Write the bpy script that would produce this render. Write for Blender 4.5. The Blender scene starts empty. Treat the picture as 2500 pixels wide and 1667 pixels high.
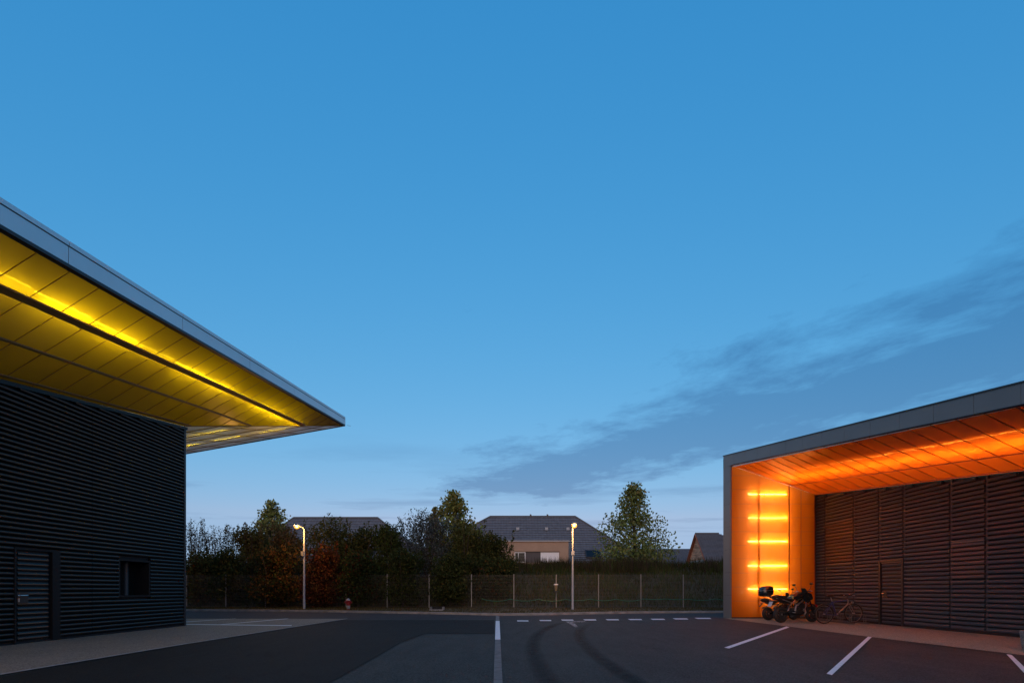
import bpy, math, random
import numpy as np
from mathutils import Matrix, Vector

random.seed(7)
RNG = np.random.default_rng(7)
R = math.radians
SC = bpy.context.scene
COL = SC.collection

# ------------------------------------------------------------------ camera
cam = bpy.data.objects.new('camera', bpy.data.cameras.new('camera'))
COL.objects.link(cam)
cam.data.sensor_width = 36.0
cam.data.lens = 17.0
cam.data.shift_y = 0.242
cam.data.clip_end = 3000
cam.location = (0, 0, 1.2)
cam.rotation_euler = (R(90), 0, 0)
SC.camera = cam
F = 17.0 / 36.0 * 2500.0
HZ = 1438.5


def g(px, py, z=0.0):
    """ground point (height z) under a photograph pixel; used once, at build time"""
    d = (1.2 - z) * F / (py - HZ)
    return ((px - 1250.0) * d / F, d)


# ------------------------------------------------------------------ sky
SUN_ROT = 180.0
world = bpy.data.worlds.new('World')
SC.world = world
world.use_nodes = True
wt = world.node_tree
for n in list(wt.nodes):
    wt.nodes.remove(n)


def wn(t, **kw):
    n = wt.nodes.new(t)
    for k, v in kw.items():
        setattr(n, k, v)
    return n


def wl(a, b):
    wt.links.new(a, b)


def wmath(op, a, b=None, c=None, clamp=False):
    n = wn('ShaderNodeMath', operation=op, use_clamp=clamp)
    for i, v in enumerate((a, b, c)):
        if v is None:
            continue
        if isinstance(v, (int, float)):
            n.inputs[i].default_value = v
        else:
            wl(v, n.inputs[i])
    return n.outputs[0]


wo = wn('ShaderNodeOutputWorld')
bg = wn('ShaderNodeBackground')
wl(bg.outputs[0], wo.inputs[0])
tc = wn('ShaderNodeTexCoord')
sep = wn('ShaderNodeSeparateXYZ')
wl(tc.outputs['Generated'], sep.inputs[0])
zc = wmath('MAXIMUM', sep.outputs[2], 0.14)
comb = wn('ShaderNodeCombineXYZ')
wl(sep.outputs[0], comb.inputs[0])
wl(sep.outputs[1], comb.inputs[1])
wl(zc, comb.inputs[2])
nrm = wn('ShaderNodeVectorMath', operation='NORMALIZE')
wl(comb.outputs[0], nrm.inputs[0])
sky = wn('ShaderNodeTexSky')
sky.sky_type = 'NISHITA'
sky.sun_disc = False
sky.sun_elevation = R(2.0)
sky.sun_rotation = R(SUN_ROT)
sky.ozone_density = 4.0
wl(nrm.outputs[0], sky.inputs[0])
sc3 = wn('ShaderNodeSeparateColor')
wl(sky.outputs[0], sc3.inputs[0])
cc3 = wn('ShaderNodeCombineColor')
# the film response of the long dusk exposure, channel by channel
for i, (ref, out, gam) in enumerate(((0.0307, 0.275, 1.40), (0.0953, 0.515, 0.56), (0.181, 0.785, 0.33))):
    v = wmath('MULTIPLY', sc3.outputs[i], 0.12 / ref)
    v = wmath('POWER', v, gam)
    v = wmath('MULTIPLY', v, out)
    v = wmath('MINIMUM', v, 1.1)
    wl(v, cc3.inputs[i])
# clouds on a plane above the place
cz = wmath('MAXIMUM', sep.outputs[2], 0.04)
cpx = wmath('DIVIDE', sep.outputs[0], cz)
cpy = wmath('DIVIDE', sep.outputs[1], cz)
ca, sa = math.cos(R(-54.0)), math.sin(R(-54.0))
# along = p.(ca,sa)  across = p.(-sa,ca)
al = wmath('ADD', wmath('MULTIPLY', cpx, ca), wmath('MULTIPLY', cpy, sa))
ac = wmath('ADD', wmath('MULTIPLY', cpx, -sa), wmath('MULTIPLY', cpy, ca))
cv = wn('ShaderNodeCombineXYZ')
wl(wmath('MULTIPLY', al, 0.85), cv.inputs[0])
wl(wmath('MULTIPLY', ac, 1.05), cv.inputs[1])
n1 = wn('ShaderNodeTexNoise')
n1.inputs['Scale'].default_value = 1.75
n1.inputs['Detail'].default_value = 10.0
n1.inputs['Roughness'].default_value = 0.66
n1.inputs['Distortion'].default_value = 0.15
wl(cv.outputs[0], n1.inputs['Vector'])
# one broad band of cloud lies across the plane
band = wmath('SUBTRACT', ac, 2.80)
band = wmath('ABSOLUTE', band)
band = wmath('SUBTRACT', 1.0, wmath('DIVIDE', band, 1.25), clamp=True)
band = wmath('MULTIPLY', band, wmath('MULTIPLY', wmath('ADD', al, 4.8), 1.1, clamp=True))
bandw = wmath('MULTIPLY', band, 0.52)
cm = wmath('ADD', n1.outputs[0], bandw)
cm = wmath('SUBTRACT', cm, 0.665)
cm = wmath('MULTIPLY', cm, 5.0, clamp=True)
# low wisps, far off
cv2 = wn('ShaderNodeCombineXYZ')
wl(wmath('MULTIPLY', cpx, 0.30), cv2.inputs[0])
wl(wmath('MULTIPLY', cpy, 0.62), cv2.inputs[1])
cv2.inputs[2].default_value = 4.3
n2w = wn('ShaderNodeTexNoise')
n2w.inputs['Scale'].default_value = 1.5
n2w.inputs['Detail'].default_value = 6.0
n2w.inputs['Roughness'].default_value = 0.55
wl(cv2.outputs[0], n2w.inputs['Vector'])
wsp = wmath('MULTIPLY', wmath('SUBTRACT', n2w.outputs[0], 0.545), 6.0, clamp=True)
wsp = wmath('MULTIPLY', wsp, wmath('MULTIPLY', wmath('SUBTRACT', 0.32, sep.outputs[2]), 7.0, clamp=True))
cm = wmath('MAXIMUM', cm, wmath('MULTIPLY', wsp, 0.8))
cm = wmath('MULTIPLY', cm, wmath('MULTIPLY', wmath('SUBTRACT', sep.outputs[2], 0.03), 9.0, clamp=True))
cm = wmath('MULTIPLY', cm, 0.66)
cmix = wn('ShaderNodeMix', data_type='RGBA', blend_type='MULTIPLY')
wl(cm, cmix.inputs[0])
wl(cc3.outputs[0], cmix.inputs[6])
cmix.inputs[7].default_value = (0.46, 0.47, 0.57, 1)
wl(cmix.outputs[2], bg.inputs[0])
bg.inputs[1].default_value = 1.0

# the afterglow behind the camera: one soft, low, warm sun
sun = bpy.data.objects.new('sun', bpy.data.lights.new('sun', 'SUN'))
COL.objects.link(sun)
sun.data.energy = 1.0
sun.data.angle = R(70)
sun.data.color = (1.0, 0.62, 0.34)
sun.rotation_euler = (R(90 - 33), 0, R(-12))
sun.location = (-20, -40, 20)

SC.view_settings.view_transform = 'Standard'
SC.view_settings.look = 'None'
SC.view_settings.exposure = 0.0
SC.view_settings.gamma = 1.0
SC.view_settings.use_curve_mapping = False
SC.render.engine = 'CYCLES'
cy = SC.cycles
cy.use_denoising = True
cy.max_bounces = 8
cy.diffuse_bounces = 4
cy.glossy_bounces = 4
cy.transmission_bounces = 6
cy.transparent_max_bounces = 12
cy.sample_clamp_indirect = 4.0
cy.caustics_reflective = False
cy.caustics_refractive = False

# ------------------------------------------------------------------ materials
MATS = {}


def nodes(m):
    m.use_nodes = True
    return m.node_tree.nodes, m.node_tree.links


def mat(name, color, rough=0.6, metal=0.0, var=0.0, scale=8.0, bump=0.0, bscale=None, spec=0.5, coords='P',
        detail=4.0, col2=None, stretch=None, coat=0.0):
    if name in MATS:
        return MATS[name]
    m = bpy.data.materials.new(name)
    N, L = nodes(m)
    b = N['Principled BSDF']
    b.inputs['Base Color'].default_value = (*color, 1)
    b.inputs['Roughness'].default_value = rough
    b.inputs['Metallic'].default_value = metal
    b.inputs['Specular IOR Level'].default_value = spec
    b.inputs['Coat Weight'].default_value = coat
    if var or bump:
        if coords == 'P':
            co = N.new('ShaderNodeNewGeometry').outputs['Position']
        else:
            co = N.new('ShaderNodeTexCoord').outputs['Object']
        if stretch:
            mp = N.new('ShaderNodeMapping')
            mp.inputs['Scale'].default_value = stretch
            L.new(co, mp.inputs[0])
            co = mp.outputs[0]
    if var:
        t = N.new('ShaderNodeTexNoise')
        t.inputs['Scale'].default_value = scale
        t.inputs['Detail'].default_value = detail
        L.new(co, t.inputs['Vector'])
        r = N.new('ShaderNodeValToRGB')
        r.color_ramp.elements[0].position = 0.3
        r.color_ramp.elements[1].position = 0.7
        c2 = col2 or color
        r.color_ramp.elements[0].color = (*[max(0, c * (1 - var)) for c in color], 1)
        r.color_ramp.elements[1].color = (*[min(1, c * (1 + var)) for c in c2], 1)
        L.new(t.outputs[0], r.inputs[0])
        L.new(r.outputs[0], b.inputs['Base Color'])
    if bump:
        t2 = N.new('ShaderNodeTexNoise')
        t2.inputs['Scale'].default_value = bscale or scale * 3
        t2.inputs['Detail'].default_value = 5
        L.new(co, t2.inputs['Vector'])
        bp = N.new('ShaderNodeBump')
        bp.inputs['Strength'].default_value = bump
        bp.inputs['Distance'].default_value = 0.02
        L.new(t2.outputs[0], bp.inputs['Height'])
        L.new(bp.outputs[0], b.inputs['Normal'])
    MATS[name] = m
    return m


def ground_mat(name, c, speck, speck_scale, big=0.25, rough=0.85, bump=0.3, streak=0.0, cracks=False):
    """mineral ground: speckled stones, broad uneven patches, faint wear"""
    m = bpy.data.materials.new(name)
    N, L = nodes(m)
    b = N['Principled BSDF']
    b.inputs['Roughness'].default_value = rough
    b.inputs['Specular IOR Level'].default_value = 0.16
    pos = N.new('ShaderNodeNewGeometry').outputs['Position']
    v = N.new('ShaderNodeTexVoronoi')
    v.inputs['Scale'].default_value = speck_scale
    L.new(pos, v.inputs['Vector'])
    bw = N.new('ShaderNodeRGBToBW')
    L.new(v.outputs['Color'], bw.inputs[0])
    n2 = N.new('ShaderNodeTexNoise')
    n2.inputs['Scale'].default_value = 0.35
    n2.inputs['Detail'].default_value = 8
    n2.inputs['Roughness'].default_value = 0.65
    L.new(pos, n2.inputs['Vector'])
    n3 = N.new('ShaderNodeTexNoise')
    n3.inputs['Scale'].default_value = 3.2
    n3.inputs['Detail'].default_value = 6
    mp = N.new('ShaderNodeMapping')
    mp.inputs['Scale'].default_value = (1.0, 0.25, 1.0)
    mp.inputs['Rotation'].default_value = (0, 0, 0.5)
    L.new(pos, mp.inputs[0])
    L.new(mp.outputs[0], n3.inputs['Vector'])

    def mth(op, a, bb):
        q = N.new('ShaderNodeMath')
        q.operation = op
        for i, x in enumerate((a, bb)):
            if isinstance(x, (int, float)):
                q.inputs[i].default_value = x
            else:
                L.new(x, q.inputs[i])
        return q.outputs[0]
    k = mth('MULTIPLY', mth('SUBTRACT', bw.outputs[0], 0.5), speck)
    k2 = mth('MULTIPLY', mth('SUBTRACT', n2.outputs[0], 0.5), big * 3)
    k3 = mth('MULTIPLY', mth('SUBTRACT', n3.outputs[0], 0.5), streak * 2)
    tot = mth('ADD', mth('ADD', mth('ADD', 1.0, k), k2), k3)
    if cracks:
        nd = N.new('ShaderNodeTexNoise')
        nd.inputs['Scale'].default_value = 1.1
        nd.inputs['Detail'].default_value = 6
        L.new(pos, nd.inputs['Vector'])
        va = N.new('ShaderNodeVectorMath')
        va.operation = 'ADD'
        vs = N.new('ShaderNodeVectorMath')
        vs.operation = 'SCALE'
        vs.inputs['Scale'].default_value = 1.6
        L.new(nd.outputs['Color'], vs.inputs[0])
        L.new(pos, va.inputs[0])
        L.new(vs.outputs[0], va.inputs[1])
        vc = N.new('ShaderNodeTexVoronoi')
        vc.feature = 'DISTANCE_TO_EDGE'
        vc.inputs['Scale'].default_value = 0.22
        L.new(va.outputs[0], vc.inputs['Vector'])
        line = mth('SUBTRACT', 1.0, mth('MINIMUM', mth('DIVIDE', vc.outputs['Distance'], 0.006), 1.0))
        gate = mth('MINIMUM', mth('MAXIMUM', mth('MULTIPLY', mth('SUBTRACT', n2.outputs[0], 0.47), 9.0), 0.0), 1.0)
        tot = mth('SUBTRACT', tot, mth('MULTIPLY', mth('MULTIPLY', line, gate), 0.55))
        ns = N.new('ShaderNodeTexNoise')
        ns.inputs['Scale'].default_value = 1.9
        ns.inputs['Detail'].default_value = 3
        L.new(pos, ns.inputs['Vector'])
        stain = mth('MINIMUM', mth('MAXIMUM', mth('MULTIPLY', mth('SUBTRACT', ns.outputs[0], 0.64), 9.0), 0.0), 1.0)
        tot = mth('SUBTRACT', tot, mth('MULTIPLY', stain, 0.30))
    vm = N.new('ShaderNodeVectorMath')
    vm.operation = 'SCALE'
    vm.inputs[0].default_value = c
    L.new(tot, vm.inputs['Scale'])
    L.new(vm.outputs[0], b.inputs['Base Color'])
    rr = mth('ADD', rough - 0.12, mth('MULTIPLY', n2.outputs[0], 0.24))
    L.new(rr, b.inputs['Roughness'])
    bp = N.new('ShaderNodeBump')
    bp.inputs['Strength'].default_value = bump
    bp.inputs['Distance'].default_value = 0.01
    L.new(v.outputs['Distance'], bp.inputs['Height'])
    L.new(bp.outputs[0], b.inputs['Normal'])
    MATS[name] = m
    return m


def paint_mat(name, c, wear=0.35, scale=14.0):
    """worn road paint: lets the asphalt show through in flecks"""
    m = bpy.data.materials.new(name)
    N, L = nodes(m)
    b = N['Principled BSDF']
    b.inputs['Base Color'].default_value = (*c, 1)
    b.inputs['Roughness'].default_value = 0.7
    pos = N.new('ShaderNodeNewGeometry').outputs['Position']
    t = N.new('ShaderNodeTexNoise')
    t.inputs['Scale'].default_value = scale
    t.inputs['Detail'].default_value = 8
    t.inputs['Roughness'].default_value = 0.7
    L.new(pos, t.inputs['Vector'])
    r = N.new('ShaderNodeValToRGB')
    r.color_ramp.elements[0].position = wear - 0.06
    r.color_ramp.elements[1].position = wear + 0.12
    L.new(t.outputs[0], r.inputs[0])
    L.new(r.outputs[0], b.inputs['Alpha'])
    MATS[name] = m
    return m


def glow_panel(name, tcol, dcol, trcol, k_transl=0.65, k_transp=0.06, gloss=0.22, ior=1.4):
    """translucent plastic sheet, lit from behind by the tubes"""
    m = bpy.data.materials.new(name)
    N, L = nodes(m)
    N.remove(N['Principled BSDF'])
    out = N['Material Output']
    d = N.new('ShaderNodeBsdfDiffuse')
    d.inputs[0].default_value = (*dcol, 1)
    t = N.new('ShaderNodeBsdfTranslucent')
    t.inputs[0].default_value = (*tcol, 1)
    x = N.new('ShaderNodeBsdfTransparent')
    x.inputs[0].default_value = (*trcol, 1)
    gl = N.new('ShaderNodeBsdfGlossy')
    gl.inputs['Roughness'].default_value = gloss
    gl.inputs[0].default_value = (1, 1, 1, 1)
    a = N.new('ShaderNodeMixShader')
    a.inputs[0].default_value = k_transl
    L.new(d.outputs[0], a.inputs[1])
    L.new(t.outputs[0], a.inputs[2])
    bmx = N.new('ShaderNodeMixShader')
    bmx.inputs[0].default_value = k_transp
    L.new(a.outputs[0], bmx.inputs[1])
    L.new(x.outputs[0], bmx.inputs[2])
    fr = N.new('ShaderNodeFresnel')
    fr.inputs[0].default_value = ior
    cx = N.new('ShaderNodeMixShader')
    L.new(fr.outputs[0], cx.inputs[0])
    L.new(bmx.outputs[0], cx.inputs[1])
    L.new(gl.outputs[0], cx.inputs[2])
    # faint ripple of the sheet
    pos = N.new('ShaderNodeNewGeometry').outputs['Position']
    nz = N.new('ShaderNodeTexNoise')
    nz.inputs['Scale'].default_value = 1.6
    L.new(pos, nz.inputs['Vector'])
    bp = N.new('ShaderNodeBump')
    bp.inputs['Strength'].default_value = 0.12
    bp.inputs['Distance'].default_value = 0.05
    L.new(nz.outputs[0], bp.inputs['Height'])
    L.new(bp.outputs[0], gl.inputs['Normal'])
    L.new(cx.outputs[0], out.inputs[0])
    MATS[name] = m
    return m


def emit_mat(name, c, s):
    m = bpy.data.materials.new(name)
    N, L = nodes(m)
    N.remove(N['Principled BSDF'])
    e = N.new('ShaderNodeEmission')
    e.inputs[0].default_value = (*c, 1)
    e.inputs[1].default_value = s
    L.new(e.outputs[0], N['Material Output'].inputs[0])
    MATS[name] = m
    return m


def leaf_mat(name, transl=0.3):
    m = bpy.data.materials.new(name)
    N, L = nodes(m)
    N.remove(N['Principled BSDF'])
    at = N.new('ShaderNodeAttribute')
    at.attribute_name = 'tint'
    d = N.new('ShaderNodeBsdfDiffuse')
    t = N.new('ShaderNodeBsdfTranslucent')
    L.new(at.outputs['Color'], d.inputs[0])
    L.new(at.outputs['Color'], t.inputs[0])
    mx = N.new('ShaderNodeMixShader')
    mx.inputs[0].default_value = transl
    L.new(d.outputs[0], mx.inputs[1])
    L.new(t.outputs[0], mx.inputs[2])
    L.new(mx.outputs[0], N['Material Output'].inputs[0])
    MATS[name] = m
    return m


def glass_mat(name, c, rough=0.05):
    return mat(name, c, rough=rough, spec=0.8)


# ------------------------------------------------------------------ mesh helpers
class MB:
    def __init__(self):
        self.v = []
        self.f = []

    def poly(self, pts):
        i = len(self.v)
        self.v += [tuple(p) for p in pts]
        self.f.append(tuple(range(i, i + len(pts))))
        return self

    def box(self, x0, x1, y0, y1, z0, z1):
        i = len(self.v)
        self.v += [(x0, y0, z0), (x1, y0, z0), (x1, y1, z0), (x0, y1, z0),
                   (x0, y0, z1), (x1, y0, z1), (x1, y1, z1), (x0, y1, z1)]
        for q in ((0, 3, 2, 1), (4, 5, 6, 7), (0, 1, 5, 4), (1, 2, 6, 5), (2, 3, 7, 6), (3, 0, 4, 7)):
            self.f.append(tuple(i + k for k in q))
        return self

    def hexa(self, p):
        """box from 8 corners: bottom 4 (ccw from above), top 4"""
        i = len(self.v)
        self.v += [tuple(q) for q in p]
        for q in ((0, 3, 2, 1), (4, 5, 6, 7), (0, 1, 5, 4), (1, 2, 6, 5), (2, 3, 7, 6), (3, 0, 4, 7)):
            self.f.append(tuple(i + k for k in q))
        return self

    def bar(self, a, b, w, h, up=(0, 0, 1)):
        a, b = Vector(a), Vector(b)
        d = (b - a).normalized()
        up = Vector(up)
        s = d.cross(up)
        if s.length < 1e-4:
            s = d.cross(Vector((0, 1, 0)))
        s.normalize()
        u = s.cross(d).normalized()
        s *= w / 2
        u *= h / 2
        return self.hexa([a - s - u, a + s - u, b + s - u, b - s - u, a - s + u, a + s + u, b + s + u, b - s + u])

    def tube(self, pts, r, n=8, cap=True):
        pts = [Vector(p) for p in pts]
        m = len(pts)
        rs = r if isinstance(r, (list, tuple)) else [r] * m
        i0 = len(self.v)
        ref = None
        for k in range(m):
            d = (pts[min(k + 1, m - 1)] - pts[max(k - 1, 0)]).normalized()
            if ref is None:
                ref = Vector((0, 0, 1)) if abs(d.z) < 0.9 else Vector((1, 0, 0))
            s = d.cross(ref)
            if s.length < 1e-5:
                s = d.cross(Vector((0, 1, 0)))
            s.normalize()
            u = s.cross(d).normalized()
            ref = u
            for j in range(n):
                a = 2 * math.pi * j / n
                self.v.append(tuple(pts[k] + (s * math.cos(a) + u * math.sin(a)) * rs[k]))
        for k in range(m - 1):
            for j in range(n):
                a = i0 + k * n + j
                b = i0 + k * n + (j + 1) % n
                self.f.append((a, b, b + n, a + n))
        if cap:
            self.f.append(tuple(i0 + j for j in range(n))[::-1])
            self.f.append(tuple(i0 + (m - 1) * n + j for j in range(n)))
        return self

    def lathe(self, prof, c=(0, 0, 0), axis='z', n=16):
        """prof: (radius, along) pairs"""
        i0 = len(self.v)
        for r, h in prof:
            for j in range(n):
                a = 2 * math.pi * j / n
                x, y = r * math.cos(a), r * math.sin(a)
                p = {'z': (x, y, h), 'y': (x, h, y), 'x': (h, x, y)}[axis]
                self.v.append((p[0] + c[0], p[1] + c[1], p[2] + c[2]))
        for k in range(len(prof) - 1):
            for j in range(n):
                a = i0 + k * n + j
                b = i0 + k * n + (j + 1) % n
                self.f.append((a, b, b + n, a + n))
        if prof[0][0] > 1e-4:
            self.f.append(tuple(i0 + j for j in range(n))[::-1])
        if prof[-1][0] > 1e-4:
            self.f.append(tuple(i0 + (len(prof) - 1) * n + j for j in range(n)))
        return self

    def torus(self, c, rad, tr, n=28, k=8, axis='y', flat=1.0):
        i0 = len(self.v)
        for i in range(n):
            a = 2 * math.pi * i / n
            for j in range(k):
                b = 2 * math.pi * j / k
                rr = rad + tr * math.cos(b)
                h = tr * flat * math.sin(b)
                x, z = rr * math.cos(a), rr * math.sin(a)
                p = (x, h, z) if axis == 'y' else (x, z, h)
                self.v.append((p[0] + c[0], p[1] + c[1], p[2] + c[2]))
        for i in range(n):
            for j in range(k):
                a = i0 + i * k + j
                b = i0 + i * k + (j + 1) % k
                a2 = i0 + ((i + 1) % n) * k + j
                b2 = i0 + ((i + 1) % n) * k + (j + 1) % k
                self.f.append((a, a2, b2, b))
        return self

    def loft(self, secs, n=14, e=2.6):
        """secs: (x, yc, zc, half_width, half_height)"""
        i0 = len(self.v)
        for (x, yc, zc, hw, hh) in secs:
            for j in range(n):
                a = 2 * math.pi * j / n
                c, s = math.cos(a), math.sin(a)
                self.v.append((x, yc + hw * math.copysign(abs(c) ** (2 / e), c), zc + hh * math.copysign(abs(s) ** (2 / e), s)))
        m = len(secs)
        for k in range(m - 1):
            for j in range(n):
                a = i0 + k * n + j
                b = i0 + k * n + (j + 1) % n
                self.f.append((a, a + n, b + n, b))
        self.f.append(tuple(i0 + j for j in range(n)))
        self.f.append(tuple(i0 + (m - 1) * n + j for j in range(n))[::-1])
        return self

    def mesh(self, name, smooth=False):
        me = bpy.data.meshes.new(name)
        me.from_pydata(self.v, [], self.f)
        me.validate()
        me.update()
        if smooth:
            me.shade_smooth()
            try:
                me.set_sharp_from_angle(angle=R(40))
            except Exception:
                pass
        return me

    def build(self, name, m, parent=None, local=False, smooth=False, bevel=0.0):
        o = bpy.data.objects.new(name, self.mesh(name, smooth))
        o.data.materials.append(m)
        COL.objects.link(o)
        adopt(o, parent, local)
        if bevel:
            md = o.modifiers.new('bevel', 'BEVEL')
            md.width = bevel
            md.segments = 2
            md.limit_method = 'ANGLE'
            md.angle_limit = R(50)
        return o


def adopt(o, parent, local=False):
    """world-coordinate parts keep their place; local parts live in the thing's own axes"""
    if parent is None:
        return
    o.parent = parent
    if not local and parent.parent is None and parent.type == 'EMPTY':
        o.matrix_parent_inverse = Matrix.Translation(-parent.location)


def place(me, name, m, parent, loc=(0, 0, 0), scale=(1, 1, 1), rot=(0, 0, 0), local=False):
    o = bpy.data.objects.new(name, me)
    if m and not me.materials:
        me.materials.append(m)
    COL.objects.link(o)
    o.location = loc
    o.scale = scale
    o.rotation_euler = rot
    adopt(o, parent, local)
    return o


def thing(name, label, cat, loc=(0, 0, 0), rz=0.0, group=None):
    o = bpy.data.objects.new(name, None)
    COL.objects.link(o)
    o.location = loc
    o.rotation_euler = (0, 0, rz)
    o.empty_display_size = 0.2
    return tag(o, label, cat, group)


def tag(o, label, cat, group=None):
    o['label'] = label
    o['category'] = cat
    if group:
        o['group'] = group
    return o


def struct(o, label=None, kind='structure'):
    o['kind'] = kind
    if label:
        o['label'] = label
    return o


# ------------------------------------------------------------------ shared materials
M_ASPH = ground_mat('asphalt', (0.038, 0.041, 0.038), 1.3, 60.0, big=0.42, rough=0.86, streak=0.34, cracks=True)
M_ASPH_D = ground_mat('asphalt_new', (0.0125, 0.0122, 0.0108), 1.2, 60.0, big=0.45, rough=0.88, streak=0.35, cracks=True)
M_ROAD = ground_mat('asphalt_road', (0.040, 0.037, 0.037), 0.7, 95.0, big=0.3, rough=0.86, streak=0.3)
M_WALK = ground_mat('washed_concrete', (0.205, 0.170, 0.135), 1.1, 60.0, big=0.18, rough=0.9, bump=0.5, streak=0.1)
M_WALK_R = ground_mat('washed_gravel_concrete', (0.20, 0.215, 0.165), 1.1, 60.0, big=0.18, rough=0.9, bump=0.5, streak=0.1)
M_EDGE = mat('edging_concrete', (0.24, 0.235, 0.23), 0.85, var=0.2, scale=5, bump=0.2, bscale=60)
M_KERB = mat('kerb_concrete', (0.22, 0.20, 0.18), 0.9, var=0.3, scale=3, bump=0.3, bscale=40)
M_SOIL = mat('dry_verge', (0.060, 0.042, 0.022), 0.95, var=0.5, scale=2.5, bump=0.6, bscale=14, col2=(0.07, 0.06, 0.03))
M_BANK = mat('bank_soil', (0.035, 0.032, 0.016), 0.95, var=0.5, scale=1.5, bump=0.8, bscale=7)
M_PAINT = paint_mat('white_road_paint', (0.62, 0.63, 0.64), wear=0.30)
M_PAINT_W = paint_mat('worn_road_paint', (0.30, 0.29, 0.28), wear=0.46)
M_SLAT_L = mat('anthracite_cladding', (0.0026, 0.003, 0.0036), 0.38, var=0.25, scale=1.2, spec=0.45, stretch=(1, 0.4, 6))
M_SLAT_R = mat('anthracite_louvre', (0.034, 0.056, 0.068), 0.65, spec=0.4)
M_SLAT_W = mat('shutter_louvre', (0.030, 0.028, 0.028), 0.5)
M_BLACK = mat('black_backing', (0.004, 0.004, 0.005), 0.8)
M_FRAME = mat('dark_frame', (0.005, 0.005, 0.006), 0.6, spec=0.3)
M_FASC_L = mat('silver_fascia', (0.60, 0.61, 0.62), 0.36, metal=0.5, var=0.06, scale=0.8)
M_FASC_R = mat('grey_fascia', (0.175, 0.165, 0.155), 0.5, metal=0.15, var=0.07, scale=0.9)
M_TRIM = mat('dark_trim', (0.018, 0.019, 0.022), 0.5)
M_LINING = mat('plenum_lining', (0.86, 0.85, 0.82), 0.9)
M_LINING_L = mat('plenum_lining_grey', (0.20, 0.19, 0.17), 0.9)
M_LINING_D = mat('plenum_board', (0.10, 0.09, 0.08), 0.9)
M_RIB = mat('soffit_rib', (0.24, 0.12, 0.02), 0.6)
M_JOINT_Y = mat('yellow_joint', (0.42, 0.20, 0.03), 0.6)
M_RIB_O = mat('orange_joint', (0.42, 0.065, 0.008), 0.5)
M_YEL = glow_panel('yellow_polycarbonate', (0.92, 0.53, 0.004), (0.34, 0.17, 0.015), (0.95, 0.75, 0.02), 0.6, 0.03, 0.20)
M_YEL_R = glow_panel('yellow_polycarbonate_rear', (0.85, 0.58, 0.02), (0.22, 0.16, 0.07), (0.95, 0.75, 0.02), 0.5, 0.0, 0.30, 1.16)
M_ORG = glow_panel('orange_polycarbonate', (0.98, 0.205, 0.003), (0.36, 0.045, 0.003), (1.0, 0.52, 0.19), 0.68, 0.085, 0.16, 1.2)
M_ORG_S = glow_panel('orange_polycarbonate_soffit', (0.98, 0.118, 0.002), (0.48, 0.05, 0.004), (1.0, 0.36, 0.03), 0.66, 0.012, 0.22)
M_TUBE_Y = emit_mat('tube_light_yellow_side', (1.0, 1.0, 0.72), 48.0)
M_TUBE_O = emit_mat('tube_light_orange_side', (1.0, 0.92, 0.78), 88.0)
M_TUBE_OS = emit_mat('tube_light_orange_soffit', (1.0, 0.92, 0.78), 120.0)
M_STEEL = mat('galvanised_steel', (0.42, 0.44, 0.46), 0.42, metal=0.7, var=0.12, scale=6)
M_POLE = mat('painted_pole', (0.34, 0.36, 0.39), 0.7, metal=0.0, var=0.1, scale=4)
M_CHROME = mat('bright_metal', (0.70, 0.70, 0.70), 0.18, metal=1.0)
M_RUBBER = mat('tyre_rubber', (0.012, 0.012, 0.012), 0.75)
M_BLKPAINT = mat('black_lacquer', (0.010, 0.010, 0.011), 0.22, coat=0.6)
M_BLKPLAS = mat('black_plastic', (0.016, 0.016, 0.017), 0.45)
M_ENGINE = mat('engine_metal', (0.035, 0.034, 0.034), 0.4, metal=0.6)
M_ALU = mat('brushed_aluminium', (0.45, 0.44, 0.43), 0.32, metal=0.9)
M_LEAF = leaf_mat('leaf')
M_GRASS = leaf_mat('grass_blade', 0.25)
M_BARK = mat('bark', (0.040, 0.030, 0.022), 0.9, var=0.4, scale=10, bump=0.6)

# ------------------------------------------------------------------ ground
VERGE_PTS = [(-70, 29.5), (-40, 28.2), (-18.1, 26.8), (-11.1, 25.75), (-6.4, 24.35), (-2.95, 23.15), (-0.94, 22.35),
             (0.76, 22.4), (2.95, 23.1), (6.17, 24.2), (10.7, 24.75), (20, 25.1), (45, 25.6), (80, 26.0)]


def smooth_line(p, k=6):
    out = []
    for i in range(len(p) - 1):
        p0 = p[max(i - 1, 0)]
        p1, p2 = p[i], p[i + 1]
        p3 = p[min(i + 2, len(p) - 1)]
        for j in range(k):
            t = j / k
            out.append(tuple(0.5 * ((2 * p1[a]) + (-p0[a] + p2[a]) * t + (2 * p0[a] - 5 * p1[a] + 4 * p2[a] - p3[a]) * t * t
                                    + (-p0[a] + 3 * p1[a] - 3 * p2[a] + p3[a]) * t ** 3) for a in (0, 1)))
    out.append(tuple(p[-1]))
    return out


KERB = smooth_line(VERGE_PTS, 5)


def sheet(name, pts, z, m, label=None):
    o = MB().poly([(x, y, z) for x, y in pts]).build(name, m)
    return struct(o, label)


sheet('ground', [(-1500, -600), (1500, -600), (1500, 2500), (-1500, 2500)], -0.02, M_ROAD)
sheet('car_park', [(-60, -30), (60, -30), (60, 20.2), (-60, 20.2)], 0.0, M_ASPH)
# public road strip behind, warmer and darker
road = MB()
for i in range(len(KERB) - 1):
    (xa, ya), (xb, yb) = KERB[i], KERB[i + 1]
    road.poly([(xa, 19.7, 0.004), (xb, 19.7, 0.004), (xb, yb + 0.02, 0.004), (xa, ya + 0.02, 0.004)])
struct(road.build('road', M_ROAD))
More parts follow.
